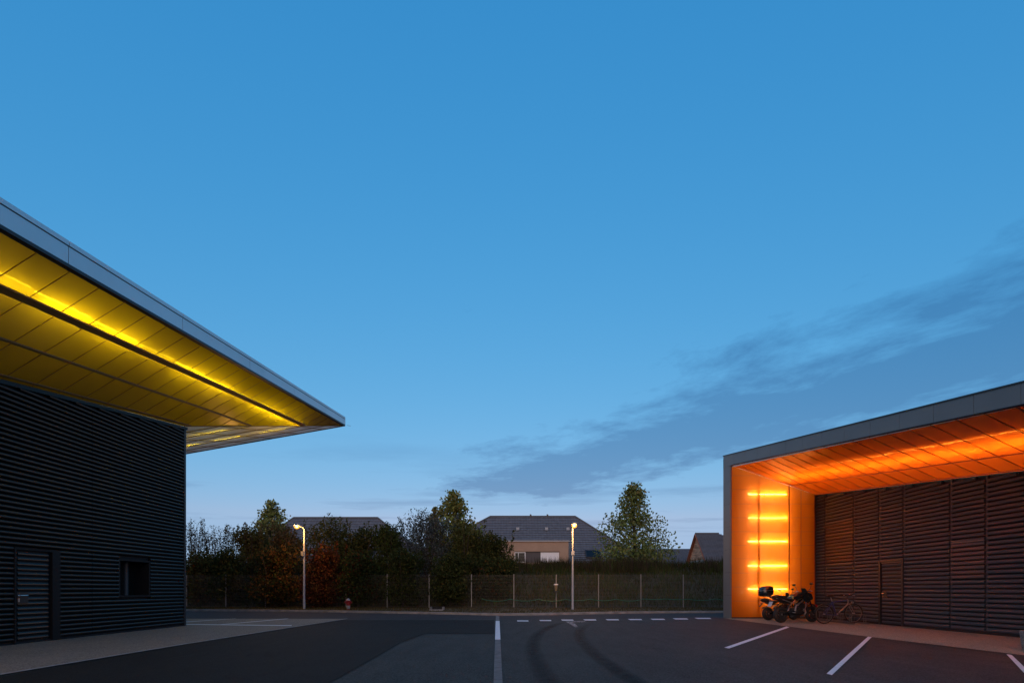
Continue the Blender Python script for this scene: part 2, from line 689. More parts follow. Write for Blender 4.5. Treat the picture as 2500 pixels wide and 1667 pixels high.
# freshly laid darker lane on the left
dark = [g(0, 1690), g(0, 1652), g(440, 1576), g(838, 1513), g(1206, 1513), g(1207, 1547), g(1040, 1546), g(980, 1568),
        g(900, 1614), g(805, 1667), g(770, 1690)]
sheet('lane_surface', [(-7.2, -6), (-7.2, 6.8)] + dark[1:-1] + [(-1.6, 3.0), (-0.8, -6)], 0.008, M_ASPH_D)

# left washed-concrete apron with a flush edging
ap = [(-7.25, -6), (-7.2, 6.79), (-7.18, 10.5), (-6.78, 19.75), (-26, 19.75), (-26, -6)]
sheet('pavement_left', ap, 0.014, M_WALK)
ed = MB()
for a, b in (((-7.25, -6), (-7.2, 6.79)), ((-7.2, 6.79), (-7.18, 10.5)), ((-7.18, 10.5), (-6.78, 19.75))):
    ed.poly([(a[0], a[1], 0.019), (a[0] + 0.09, a[1], 0.019), (b[0] + 0.09, b[1], 0.019), (b[0], b[1], 0.019)])
struct(ed.build('edging', M_EDGE))
# right pavement
rp = [(9.35, 3), (9.28, 8.6), (9.0, 12.2), (8.9, 15.5), (8.75, 20.05), (9.05, 20.02), (12.58, 20.02), (12.58, 3)]
sheet('pavement_right', rp, 0.014, M_WALK_R)

# concrete strip down the middle, far part painted white
st = [g(1205, 1667), g(1227, 1667), g(1219, 1502), g(1209.5, 1502)]


def strip(y0, y1, z):
    xa = lambda y: 1205 + (1210.2 - 1205) * (1667 - y) / 152.0
    xb = lambda y: 1227 + (1219.5 - 1227) * (1667 - y) / 152.0
    return [(*g(xa(y1), y1), z), (*g(xb(y1), y1), z), (*g(xb(y0), y0), z), (*g(xa(y0), y0), z)]


M_STRIP = mat('strip_concrete', (0.115, 0.115, 0.112), 0.9, var=0.3, scale=6, bump=0.2)
struct(MB().poly(strip(1502, 1760, 0.013)).build('gutter_strip', M_STRIP))
struct(MB().poly(strip(1516, 1562, 0.018)).build('road_marking', M_PAINT), 'white painted length of the middle strip')

# give-way dashes
DASH = [(637, 745, 256), (852, 963, 252), (1062, 1175, 248), (1276, 1393, 246), (1490, 1610, 244.5), (1705, 1830, 242.5),
        (1920, 2048, 240.5), (2135, 2270, 236.5), (2345, 2490, 231.5)]
for i, (a, b, yy) in enumerate(DASH):
    pa, pb = 1100 + a / 3.92, 1100 + b / 3.92
    y = 1450 + yy / 3.92
    sk = 1.0 + 0.55 * i
    q = [g(pa + sk, y + 1.3), g(pb + sk * 0.4, y + 1.3), g(pb - sk * 0.5, y - 1.3), g(pa - sk * 0.6, y - 1.3)]
    o = MB().poly([(*p, 0.010) for p in q]).build('road_marking', M_PAINT)
    struct(o)
# parking lines on the right
for q in ([(1768, 1581), (1780, 1583), (1927.5, 1531), (1920, 1529)],
          [(2018, 1645), (2031, 1648.5), (2129, 1554.5), (2119, 1554)],
          [(2500, 1643), (2516, 1643), (2470, 1599), (2457, 1597)]):
    struct(MB().poly([(*g(*p), 0.010) for p in q]).build('parking_line', M_PAINT))
# thin lines on the left apron
for q in ([(450, 1519), (450, 1518), (574, 1510.2), (578, 1510.2)],
          [(530, 1525.2), (540, 1525.2), (706, 1510.4), (699, 1510.2)],
          [(440, 1523.6), (440, 1525), (712, 1528), (712, 1526.6)]):
    struct(MB().poly([(*g(*p), 0.0185) for p in q]).build('parking_line', M_PAINT))


# tyre marks: rubber laid on the asphalt in two arcs
def rubber_mat():
    m = bpy.data.materials.new('rubber_trace')
    N, L = nodes(m)
    b = N['Principled BSDF']
    b.inputs['Base Color'].default_value = (0.0115, 0.0135, 0.0135, 1)
    b.inputs['Roughness'].default_value = 0.7
    at = N.new('ShaderNodeAttribute')
    at.attribute_name = 'tint'
    pos = N.new('ShaderNodeNewGeometry').outputs['Position']
    t = N.new('ShaderNodeTexNoise')
    t.inputs['Scale'].default_value = 5
    t.inputs['Detail'].default_value = 8
    L.new(pos, t.inputs['Vector'])
    q = N.new('ShaderNodeMath')
    q.operation = 'MULTIPLY'
    L.new(at.outputs['Fac'], q.inputs[0])
    L.new(t.outputs[0], q.inputs[1])
    q2 = N.new('ShaderNodeMath')
    q2.operation = 'MULTIPLY'
    L.new(q.outputs[0], q2.inputs[0])
    q2.inputs[1].default_value = 1.1
    q2.use_clamp = True
    b.inputs['Specular IOR Level'].default_value = 0.1
    L.new(q2.outputs[0], b.inputs['Alpha'])
    return m


M_RUBTR = rubber_mat()


def tyre_mark(pix, w, z):
    p = smooth_line([g(1100 + a / 3.92, 1450 + b / 3.92) for a, b in pix], 6)
    mb = MB()
    cols = []
    prof = [(-0.62, 0.0), (-0.25, 0.7), (0.0, 1.0), (0.25, 0.7), (0.62, 0.0)]
    n = len(p)
    for i, (x, y) in enumerate(p):
        a, b = p[max(i - 1, 0)], p[min(i + 1, n - 1)]
        d = Vector((b[0] - a[0], b[1] - a[1])).normalized()
        nx, ny = -d.y, d.x
        fade = min(1.0, i / 8.0)
        for s, c in prof:
            mb.v.append((x + nx * s * w, y + ny * s * w, z))
            cols.append(c * fade)
    for i in range(n - 1):
        for j in range(4):
            a = i * 5 + j
            mb.f.append((a, a + 1, a + 6, a + 5))
    o = mb.build('tyre_mark', M_RUBTR)
    at = o.data.color_attributes.new('tint', 'FLOAT_COLOR', 'POINT')
    at.data.foreach_set('color', np.array([[c, c, c, 1] for c in cols], dtype=np.float32).ravel())
    struct(o)


tyre_mark([(1090, 268), (1010, 290), (900, 335), (825, 400), (785, 500), (815, 610), (880, 740), (990, 900), (1090, 1010)], 0.30, 0.0130)
tyre_mark([(1330, 280), (1255, 330), (1232, 390), (1290, 485), (1400, 590), (1560, 705), (1830, 880), (2010, 990)], 0.30, 0.0134)
struct(MB().poly([(*g(*p), 0.0125) for p in ((1380, 1516.5), (1428, 1516), (1431, 1518.5), (1399, 1518.5), (1412, 1530), (1404, 1531))])
       .build('road_marking', M_PAINT_W), 'worn grey triangle marking by the dashes')

# kerb
kb = MB()
for i in range(len(KERB) - 1):
    (xa, ya), (xb, yb) = KERB[i], KERB[i + 1]
    kb.hexa([(xa, ya, -0.01), (xb, yb, -0.01), (xb, yb + 0.15, -0.01), (xa, ya + 0.15, -0.01),
             (xa, ya + 0.02, 0.10), (xb, yb + 0.02, 0.10), (xb, yb + 0.15, 0.11), (xa, ya + 0.15, 0.11)])
struct(kb.build('kerb', M_KERB))

# verge and bank: one terrain sheet
FENCE_Y = lambda x: 27.9 + max(0.0, -x - 6.0) * 0.075


def kerb_y(x):
    for i in range(len(KERB) - 1):
        if KERB[i][0] <= x <= KERB[i + 1][0]:
            t = (x - KERB[i][0]) / (KERB[i + 1][0] - KERB[i][0])
            return KERB[i][1] + t * (KERB[i + 1][1] - KERB[i][1])
    return KERB[0][1] if x < 0 else KERB[-1][1]


def hnoise(x, y):
    return (math.sin(x * 0.9 + 1.3) * math.cos(y * 0.7) + 0.5 * math.sin(x * 2.1 + y * 1.7) + 0.35 * math.sin(x * 4.3 - y * 2.9))


def terrain_z(x, y):
    fy = FENCE_Y(x)
    ky = kerb_y(x) + 0.15
    if y <= fy:
        t = max(0.0, (y - ky) / max(fy - ky, 0.3))
        return 0.09 + 0.06 * t + 0.012 * hnoise(x * 2, y * 2)
    t = min(1.0, (y - fy) / 6.2)
    s = t * t * (3 - 2 * t)
    return 0.15 + 2.68 * (0.35 * t + 0.65 * s) + 0.07 * hnoise(x, y) * min(1, t * 4)


XS = [-70 + i * 0.7 for i in range(215)]
TS = [0.0, 0.12, 0.3, 0.55, 0.8, 1.0]
BS = [0.4, 0.9, 1.5, 2.1, 2.7, 3.3, 3.9, 4.5, 5.1, 5.7, 6.3, 8, 12, 20, 40, 80, 160, 400]
tv = []
for x in XS:
    ky, fy = kerb_y(x) + 0.14, FENCE_Y(x)
    for t in TS:
        y = ky + (fy - ky) * t
        tv.append((x, y, terrain_z(x, y)))
    for b in BS:
        y = fy + b
        tv.append((x, y, terrain_z(x, y) if b < 13 else 2.83))
nr = len(TS) + len(BS)
tf = []
for i in range(len(XS) - 1):
    for j in range(nr - 1):
        a = i * nr + j
        tf.append((a, a + nr, a + nr + 1, a + 1))
tm = MB()
tm.v, tm.f = tv, tf
verge_o = tm.build('terrain', M_BANK, smooth=True)
verge_o.data.materials.append(M_SOIL)
pi = np.zeros(len(tf), dtype=np.int32)
for i in range(len(XS) - 1):
    pi[i * (nr - 1): i * (nr - 1) + len(TS) - 1] = 1
verge_o.data.polygons.foreach_set('material_index', pi)
struct(verge_o, 'grassy verge and earth bank behind the road')


# ------------------------------------------------------------------ foliage
def blades_mesh(name, P, H, W, lean, tint, kind='blade'):
    """P (n,3) roots; triangles"""
    n = len(P)
    a = RNG.uniform(0, 2 * math.pi, n)
    d = np.stack([np.cos(a), np.sin(a), np.zeros(n)], 1)
    l = RNG.uniform(0, 2 * math.pi, n)
    le = np.stack([np.cos(l), np.sin(l), np.zeros(n)], 1) * (RNG.uniform(0, lean, n) * H)[:, None]
    tip = P + le + np.stack([np.zeros(n), np.zeros(n), H], 1)
    V = np.empty((n, 3, 3))
    V[:, 0] = P - d * W[:, None] / 2
    V[:, 1] = P + d * W[:, None] / 2
    V[:, 2] = tip
    return np_mesh(name, V.reshape(-1, 3), 3, n, np.repeat(tint, 3, axis=0))


def np_mesh(name, V, k, n, tint):
    me = bpy.data.meshes.new(name)
    me.vertices.add(len(V))
    me.vertices.foreach_set('co', V.astype(np.float32).ravel())
    me.loops.add(n * k)
    me.loops.foreach_set('vertex_index', np.arange(n * k, dtype=np.int32))
    me.polygons.add(n)
    me.polygons.foreach_set('loop_start', np.arange(0, n * k, k, dtype=np.int32))
    me.update(calc_edges=True)
    at = me.color_attributes.new('tint', 'FLOAT_COLOR', 'POINT')
    c = np.concatenate([tint, np.ones((len(tint), 1))], 1).astype(np.float32)
    at.data.foreach_set('color', c.ravel())
    return me


def leaves_mesh(name, P, size, tint, aspect=0.6, flat=0.0):
    """a small four-cornered leaf at every point, turned at random"""
    n = len(P)
    nrm_ = RNG.normal(size=(n, 3))
    nrm_[:, 2] += flat
    nrm_ /= np.linalg.norm(nrm_, axis=1)[:, None]
    t = RNG.normal(size=(n, 3))
    t -= nrm_ * np.sum(t * nrm_, 1)[:, None]
    t /= np.linalg.norm(t, axis=1)[:, None]
    b = np.cross(nrm_, t)
    s = (size * RNG.uniform(0.6, 1.3, n))[:, None]
    V = np.empty((n, 4, 3))
    V[:, 0] = P - t * s * 0.5
    V[:, 1] = P + b * s * aspect * 0.5 + nrm_ * s * 0.06
    V[:, 2] = P + t * s * 0.5
    V[:, 3] = P - b * s * aspect * 0.5 + nrm_ * s * 0.06
    return np_mesh(name, V.reshape(-1, 3), 4, n, np.repeat(tint, 4, axis=0))


def tints(n, base, spread=0.35, alt=None, altp=0.2):
    c = np.tile(np.array(base), (n, 1))
    if alt is not None:
        k = RNG.random(n) < altp
        c[k] = np.array(alt)
    c = c * RNG.uniform(1 - spread, 1 + spread, (n, 1)) * RNG.uniform(0.88, 1.12, (n, 3))
    return np.clip(c, 0.001, 1)


def raw_obj(me, name, m, parent=None):
    me.materials.append(m)
    o = bpy.data.objects.new(name, me)
    COL.objects.link(o)
    adopt(o, parent)
    return o


def blob_points(n, cx, cy, z0, w, dp, h, lobes=9, shell=0.55, rng=RNG, top=0.0):
    """points through a lumpy shrub volume: many lobes of unequal size"""
    L_ = []
    for i in range(lobes):
        a = rng.uniform(0, 2 * math.pi)
        rr = math.sqrt(rng.random()) * 0.62
        zz = rng.random() ** 0.8
        k = (1.0 - 0.45 * zz ** 2)
        L_.append((cx + math.cos(a) * rr * w / 2 * k, cy + math.sin(a) * rr * dp / 2 * k, z0 + h * (0.12 + 0.72 * zz),
                   w * rng.uniform(0.20, 0.34) * k, h * rng.uniform(0.14, 0.24)))
    L_.append((cx, cy, z0 + h * 0.30, w * 0.44, h * 0.32))
    L_.append((cx + rng.uniform(-0.12, 0.12) * w, cy, z0 + h * 0.74, w * 0.26, h * 0.24))
    L_.append((cx + rng.uniform(-0.25, 0.25) * w, cy, z0 + h * 0.62, w * 0.30, h * 0.24))
    L_ = np.array(L_)
    wt_ = (L_[:, 3] ** 2 * L_[:, 4])
    idx = rng.choice(len(L_), n, p=wt_ / wt_.sum())
    d = rng.normal(size=(n, 3))
    d /= np.linalg.norm(d, axis=1)[:, None]
    r = rng.random(n) ** shell
    r *= 1 + 0.18 * np.sin(d[:, 0] * 9 + idx) * np.sin(d[:, 2] * 8 + idx * 2)
    P = np.empty((n, 3))
    P[:, 0] = L_[idx, 0] + d[:, 0] * r * L_[idx, 3]
    P[:, 1] = L_[idx, 1] + d[:, 1] * r * L_[idx, 3] * (dp / w)
    P[:, 2] = L_[idx, 2] + d[:, 2] * r * L_[idx, 4]
    P[:, 2] = np.maximum(P[:, 2], z0 + 0.03)
    return P


def shrub(label, px, Y, wpx, top, tint, alt=None, n=5200, leaf=0.15, dp=2.6, group='hedge shrubs behind the fence', altp=0.25,
          shell=0.5, spread=0.4, name='shrub', z0=None, lobes=10, twigs=16):
    s = F / Y
    cx = (px - 1250) / s
    w = wpx / s
    zb = terrain_z(cx, Y) if z0 is None else z0
    zt = 1.2 + (HZ - top) / s
    h = (zt - zb) * 1.05
    n = int(n * 1.35)
    t = thing(name, label, 'shrub', (cx, Y, zb), 0, group)
    P = blob_points(n, cx, Y, zb, w, dp, h * 1.02, lobes=lobes, shell=shell)
    mb = MB()
    for i in range(5):
        a = RNG.uniform(0, 6.28)
        q = RNG.uniform(0.15, 0.42)
        mb.tube([(cx + 0.1 * math.cos(a), Y + 0.1 * math.sin(a), zb - 0.1),
                 (cx + q * 0.5 * w * math.cos(a) * 0.6, Y + q * 0.5 * dp * math.sin(a), zb + h * 0.4),
                 (cx + q * w * math.cos(a), Y + q * dp * math.sin(a), zb + h * 0.8)], [0.05, 0.035, 0.012], 5)
    mb.build('stem', M_BARK, t)
    # loose shoots that break the outline
    if twigs:
        PP = []
        for i in range(twigs):
            x = cx + RNG.uniform(-0.42, 0.42) * w
            y = Y + RNG.uniform(-0.3, 0.3) * dp
            zz = zb + h * RNG.uniform(0.62, 0.86)
            ll = RNG.uniform(0.35, 0.8)
            lean = RNG.uniform(-0.35, 0.35, 2)
            k = 26
            tt = RNG.random(k)
            PP.append(np.stack([x + lean[0] * tt * ll + RNG.normal(0, 0.05, k), y + lean[1] * tt * ll + RNG.normal(0, 0.05, k), zz + tt * ll], 1))
        P = np.concatenate([P] + PP)
    raw_obj(leaves_mesh('crown', P, leaf, tints(len(P), tint, spread, alt, altp)), 'crown', M_LEAF, t)
    return t


OLIVE = (0.085, 0.080, 0.026)
DKGREEN = (0.040, 0.052, 0.018)
GREEN = (0.060, 0.078, 0.024)
RED = (0.085, 0.030, 0.014)
ORANGE = (0.105, 0.056, 0.018)
BLUEGR = (0.095, 0.110, 0.105)
BROWN = (0.105, 0.075, 0.040)

# back row
shrub('olive brown shrub rising left of the left street lamp, under the small tree', 620, 31.6, 150, 1286, OLIVE, BROWN, 6500)
shrub('brownish shrub with loose top just left of the left street lamp', 700, 31.2, 140, 1284, BROWN, OLIVE, 6000)
shrub('tall olive shrub hiding the middle of the left tiled roof', 800, 31.0, 150, 1264, OLIVE, GREEN, 7000, leaf=0.13)
shrub('dark green shrub below the right end of the left tiled roof', 885, 31.0, 145, 1284, DKGREEN, OLIVE, 6000)
shrub('small green shrub between the left roof and the silvery shrub', 955, 30.8, 120, 1286, GREEN, DKGREEN, 5200)
shrub('large silvery blue-grey shrub in front of the middle tree', 1045, 31.4, 180, 1246, BLUEGR, (0.05, 0.055, 0.04), 9000, leaf=0.12, lobes=13)
shrub('olive green shrub right of the silvery shrub', 1135, 30.8, 150, 1282, OLIVE, GREEN, 7000, leaf=0.14)
shrub('dark shrub at the right end of the hedge, leaves against the beige house', 1208, 30.6, 125, 1304, DKGREEN, OLIVE, 6500, leaf=0.15)
# front row
shrub('low yellow-green shrub beside the corner of the left building', 480, 29.6, 120, 1352, OLIVE, ORANGE, 4800)
shrub('low dark green shrub behind the leftmost fence post', 560, 29.4, 120, 1348, DKGREEN, OLIVE, 5000)
shrub('rust orange shrub under the light of the left street lamp', 668, 28.6, 150, 1338, ORANGE, DKGREEN, 6500, altp=0.35)
shrub('deep red shrub right of the left street lamp', 795, 28.45, 135, 1334, RED, ORANGE, 6500, altp=0.2)
shrub('dark green shrub behind the fire hydrant', 880, 28.35, 130, 1350, DKGREEN, RED, 5500, altp=0.12)
shrub('nearly black shrub above the roadside drain', 985, 28.3, 140, 1350, DKGREEN, OLIVE, 5500, altp=0.15)
shrub('low dark shrub where the green hose comes out of the hedge', 1100, 28.3, 140, 1348, DKGREEN, OLIVE, 5800, altp=0.2)
shrub('low rounded shrub at the foot of the hedge\'s right end', 1190, 29.2, 110, 1366, DKGREEN, ORANGE, 4200, altp=0.15)


# upright, thin-stemmed bush on the far left
def reed_bush(label, px, Y, wpx, top, n_st, group):
    s = F / Y
    cx, w = (px - 1250) / s, wpx / s
    zb = terrain_z(cx, Y)
    zt = 1.2 + (HZ - top) / s
    t = thing('upright_bush', label, 'shrub', (cx, Y, zb), 0, group)
    mb = MB()
    PP = []
    for i in range(n_st):
        x = cx + RNG.normal(0, 0.28) * w
        y = Y + RNG.uniform(-0.9, 0.9)
        hh = (zt - zb) * RNG.uniform(0.72, 1.03) * (1 - 0.22 * abs(x - cx) / w)
        lx, ly = RNG.normal(0, 0.28), RNG.normal(0, 0.2)
        p = [(x + lx * q * q, y + ly * q, zb + hh * q) for q in (0, 0.35, 0.7, 1.0)]
        mb.tube(p, [0.022, 0.018, 0.012, 0.005], 4, cap=False)
        k = 62
        tt = RNG.uniform(0.25, 1.0, k)
        PP.append(np.stack([x + lx * tt * tt + RNG.normal(0, 0.09, k), y + ly * tt + RNG.normal(0, 0.09, k), zb + hh * tt], 1))
    mb.build('stem', M_BARK, t)
    PP = np.concatenate(PP)
    raw_obj(leaves_mesh('crown', PP, 0.105, tints(len(PP), (0.038, 0.042, 0.030), 0.35, BROWN, 0.2)), 'crown', M_LEAF, t)


reed_bush('sparse upright bush with sky between its stems, next to the left building', 478, 33.2, 120, 1262, 52, 'upright bushes at the left end of the hedge')
reed_bush('sparse upright bush right of its neighbour, tapering toward the small tree', 556, 33.0, 110, 1280, 40, 'upright bushes at the left end of the hedge')


# ------------------------------------------------------------------ trees
def tree(label, px, Y, wpx, top, n, tint, alt, leaf=0.19, base_frac=0.12, power=1.0, zb=None, clusters=120, seedk=0, low=0.16):
    rg = np.random.default_rng(100 + seedk)
    s = F / Y
    cx, w = (px - 1250) / s, wpx / s
    zb = terrain_z(cx, Y) if zb is None else zb
    zt = 1.2 + (HZ - top) / s
    h = zt - zb
    t = thing('broadleaf_tree', label, 'tree', (cx, Y, zb), 0, 'trees on the bank')
    mb = MB()
    mb.tube([(cx, Y, zb - 0.2), (cx + 0.05, Y, zb + h * 0.35), (cx - 0.03, Y + 0.03, zb + h * 0.7), (cx, Y, zb + h * 0.97)],
            [0.15, 0.11, 0.06, 0.012], 8)
    mb.build('trunk', M_BARK, t)
    lm = MB()
    C = []
    for i in range(clusters):
        f = low + (1 - low) * (rg.random() ** 1.35)
        # crown outline: broad low, pointed above
        if f < 0.3:
            rad = 0.86 + 0.14 * (f - low) / (0.3 - low + 1e-6)
        else:
            rad = ((1 - f) / 0.7) ** power
        rad = max(rad, 0.03) * w / 2
        a = rg.uniform(0, 2 * math.pi)
        r = rad * rg.uniform(0.25, 1.02)
        C.append((cx + r * math.cos(a), Y + r * math.sin(a) * 0.9, zb + h * f, 0.10 * w * (0.55 + 0.7 * (1 - f)) + 0.05))
        if i < 46:
            lm.tube([(cx, Y, zb + h * max(0.08, f - 0.16)), (cx + r * 0.5 * math.cos(a), Y + r * 0.5 * math.sin(a), zb + h * (f - 0.05)),
                     (cx + r * math.cos(a), Y + r * math.sin(a) * 0.9, zb + h * f)], [0.035, 0.022, 0.006], 4, cap=False)
    lm.build('branch', M_BARK, t)
    C = np.array(C)
    idx = rg.integers(0, len(C), n)
    P = C[idx, :3] + np.clip(rg.normal(size=(n, 3)), -1.7, 1.7) * C[idx, 3:4] * np.array([0.72, 0.72, 0.58])
    cl_t = rg.uniform(0.7, 1.3, len(C))
    tn = tints(n, tint, 0.35, alt, 0.2) * cl_t[idx][:, None]
    raw_obj(leaves_mesh('crown', P, leaf, np.clip(tn, 0, 1), aspect=0.8), 'crown', M_LEAF, t)


tree('broad pointed tree standing alone between the two tiled houses', 1548, 38.0, 182, 1186, 9600, (0.17, 0.20, 0.060), (0.22, 0.20, 0.075), seedk=1,
     clusters=230, power=0.98, leaf=0.19, low=0.02)
tree('pointed tree rising behind the silvery shrub', 1108, 40.0, 150, 1202, 5600, (0.17, 0.19, 0.052), (0.24, 0.19, 0.055), seedk=2, clusters=125, power=0.8, leaf=0.22)
tree('slim low tree touching the left of the middle tree', 1062, 39.5, 66, 1240, 1500, (0.17, 0.16, 0.052), (0.27, 0.16, 0.045), seedk=3, clusters=36, power=0.9, leaf=0.21)
tree('small tree above the left end of the hedge, beside the left roof', 662, 41.0, 132, 1228, 4300, (0.18, 0.19, 0.055), (0.22, 0.19, 0.075), seedk=5, clusters=110, power=0.62, leaf=0.23)

# grass on the bank, weeds on its crest, short grass on the verge
nb = 52000
bx = RNG.uniform(-24, 26, nb)
by = np.array([FENCE_Y(x) for x in bx]) + RNG.random(nb) ** 0.8 * 6.8 + 0.15
bz = np.array([terrain_z(x, y) for x, y in zip(bx, by)])
patch = np.sin(bx * 1.3 + by) * np.cos(by * 1.1 - bx * 0.4) * 0.5 + 0.5
P = np.stack([bx, by, bz - 0.02], 1)
ti = tints(nb, (0.050, 0.066, 0.018), 0.45, (0.085, 0.060, 0.026), 0.3)
ti = ti * (0.7 + 0.6 * patch)[:, None]
raw = raw_obj(blades_mesh('bank_grass', P, RNG.uniform(0.18, 0.5, nb) * (0.7 + 0.6 * patch), RNG.uniform(0.02, 0.05, nb), 0.8, ti), 'bank_grass', M_GRASS)
struct(raw, 'rough grass covering the earth bank', 'stuff')
nw = 9000
wx = RNG.uniform(-1, 17, nw)
cl = np.array([RNG.uniform(-1, 17) for _ in range(120)])
wx = cl[RNG.integers(0, 120, nw)] + RNG.normal(0, 0.22, nw)
wy = np.array([FENCE_Y(x) for x in wx]) + RNG.uniform(4.6, 6.9, nw)
wz = np.array([terrain_z(x, y) for x, y in zip(wx, wy)])
raw = raw_obj(blades_mesh('weeds', np.stack([wx, wy, wz - 0.02], 1), RNG.uniform(0.25, 0.85, nw), RNG.uniform(0.02, 0.045, nw), 0.35,
                          tints(nw, (0.045, 0.045, 0.018), 0.4, (0.06, 0.04, 0.03), 0.4)), 'weeds', M_GRASS)
struct(raw, 'tall weeds on the crest of the bank', 'stuff')
nv = 26000
vx = RNG.uniform(-20, 14, nv)
vt = RNG.random(nv)
vy = np.array([kerb_y(x) + 0.17 + (FENCE_Y(x) - kerb_y(x)) * t for x, t in zip(vx, vt)])
vz = np.array([terrain_z(x, y) for x, y in zip(vx, vy)])
raw = raw_obj(blades_mesh('verge_grass', np.stack([vx, vy, vz - 0.01], 1), RNG.uniform(0.03, 0.11, nv), RNG.uniform(0.015, 0.03, nv), 1.2,
                          tints(nv, (0.085, 0.060, 0.022), 0.45, (0.05, 0.055, 0.018), 0.35)), 'verge_grass', M_GRASS)
struct(raw, 'short dry grass on the roadside verge', 'stuff')

# ------------------------------------------------------------------ left building (yellow soffit)
XL, XF = -10.78, -8.15
AY, BY = 15.92, 23.51


def l_in_x(y):
    return XL if y <= AY else XL + (y - AY) / (BY - AY) * (XF - XL)


def l_in_z(y):
    return 5.647 + 0.1617 * (y - 10.176) if y <= AY else 6.576 + (y - AY) / (BY - AY) * (9.156 - 6.576)


def l_f_z(y):
    return 6.94 + 0.140 * (y - 7.694)


def l_top(x, y):
    return 7.417 + 0.1366 * (y - 7.694) + 0.177 * (x - XF)


def l_sof(x, y):
    xi = l_in_x(y)
    t = (x - xi) / max(XF - xi, 1e-4)
    t = min(max(t, 0), 1)
    return l_in_z(y) + t * (l_f_z(y) - l_in_z(y))


def l_rear(x, y):
    return 6.576 + 0.177 * (x - XL) + 0.2786 * (y - AY)


def clip(poly, fn):
    """keep the part of a plan polygon where fn(x, y) >= 0"""
    out = []
    n = len(poly)
    for i in range(n):
        a, b = poly[i], poly[(i + 1) % n]
        fa, fb = fn(*a), fn(*b)
        if fa >= 0:
            out.append(a)
        if (fa >= 0) != (fb >= 0):
            t = fa / (fa - fb)
            out.append((a[0] + t * (b[0] - a[0]), a[1] + t * (b[1] - a[1])))
    return out


def area(p):
    return abs(sum(p[i][0] * p[(i + 1) % len(p)][1] - p[(i + 1) % len(p)][0] * p[i][1] for i in range(len(p)))) / 2 if len(p) > 2 else 0


LB = thing('dark_clad_building', 'black ribbed building with glowing yellow canopy on the left', 'building', (XL, 10, 0))
# walls with the window opening left free
W0, W1, WZ0, WZ1 = 13.22, 14.37, 0.99, 2.05
wall = MB()


def wall_seg(mb, x0, x1, y0, y1, z0, ztop):
    mb.hexa([(x0, y0, z0), (x1, y0, z0), (x1, y1, z0), (x0, y1, z0),
             (x0, y0, ztop(y0)), (x1, y0, ztop(y0)), (x1, y1, ztop(y1)), (x0, y1, ztop(y1))])


lt = lambda y: l_in_z(y) - 0.03
wall_seg(wall, XL - 0.45, XL - 0.035, 2.0, W0, 0.0, lt)
wall_seg(wall, XL - 0.45, XL - 0.035, W1, AY - 0.01, 0.0, lt)
wall_seg(wall, XL - 0.45, XL - 0.035, W0, W1, WZ1, lt)
wall_seg(wall, XL - 0.45, XL - 0.035, W0, W1, 0.0, lambda y: WZ0)
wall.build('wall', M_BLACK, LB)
rw = MB()
rw.hexa([(-26, AY - 0.3, 0), (XL - 0.46, AY - 0.3, 0), (XL - 0.46, AY - 0.02, 0), (-26, AY - 0.02, 0),
         (-26, AY - 0.3, 3.8), (XL - 0.46, AY - 0.3, 6.3), (XL - 0.46, AY - 0.02, 6.3), (-26, AY - 0.02, 3.8)])
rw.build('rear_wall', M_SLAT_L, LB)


def slat_mesh(name, prof, sx):
    """blade section swept one metre along y; prof is (out, z)"""
    mb = MB()
    n = len(prof)
    for yy in (0.0, 1.0):
        for o_, z_ in prof:
            mb.v.append((sx * o_, yy, z_))
    for j in range(n):
        a, b = j, (j + 1) % n
        q = (a, b, b + n, a + n)
        mb.f.append(q if sx > 0 else q[::-1])
    mb.f.append(tuple(range(n))[::-1] if sx > 0 else tuple(range(n)))
    mb.f.append(tuple(range(n, 2 * n)) if sx > 0 else tuple(range(n, 2 * n))[::-1])
    me = mb.mesh(name, smooth=True)
    return me


PL = 0.1094
SL_L = slat_mesh('slat', [(-0.03, 0.0), (0.012, 0.004), (0.034, 0.016), (0.044, 0.034), (0.044, 0.058), (0.038, 0.076), (0.022, 0.088), (-0.03, 0.094)], 1)
D0, D1, DZ = 10.43, 11.49, 2.12
rows = int(6.5 / PL)
for i in range(rows):
    z = 0.07 + i * PL
    need = z + PL + 0.06
    y0 = 2.0
    if need > l_in_z(y0):
        y0 = 10.176 + (need - 5.647) / 0.1617
    segs = [(y0, 12.365), (12.373, AY - 0.09)]
    if z + PL * 0.6 < DZ:
        segs = [(y0, D0), (D1, 12.365), (12.373, AY - 0.09)]
    if z + PL > WZ0 and z < WZ1:
        segs = [s for s in segs if s[1] < 12.4] + [(12.373, W0), (W1, AY - 0.09)]
    for a, b in segs:
        a = max(a, y0)
        if b - a > 0.12:
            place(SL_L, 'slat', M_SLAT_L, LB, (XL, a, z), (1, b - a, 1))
MB().box(XL - 0.03, XL + 0.05, AY - 0.085, AY, 0.0, 6.50).build('corner_trim', M_TRIM, LB)
MB().box(XL - 0.034, XL + 0.012, 2.0, AY - 0.09, 0.0, 0.065).build('plinth', M_BLACK, LB)
# sloping head flashing under the soffit
wf = MB()
wf.hexa([(XL - 0.03, 2.0, l_in_z(2.0) - 0.12), (XL + 0.075, 2.0, l_in_z(2.0) - 0.12), (XL + 0.075, AY + 0.05, l_in_z(AY) - 0.115), (XL - 0.03, AY + 0.05, l_in_z(AY) - 0.115),
         (XL - 0.03, 2.0, l_in_z(2.0) - 0.02), (XL + 0.06, 2.0, l_in_z(2.0) - 0.035), (XL + 0.06, AY + 0.05, l_in_z(AY) - 0.03), (XL - 0.03, AY + 0.05, l_in_z(AY) - 0.02)])
wf.build('head_flashing', M_SLAT_L, LB)
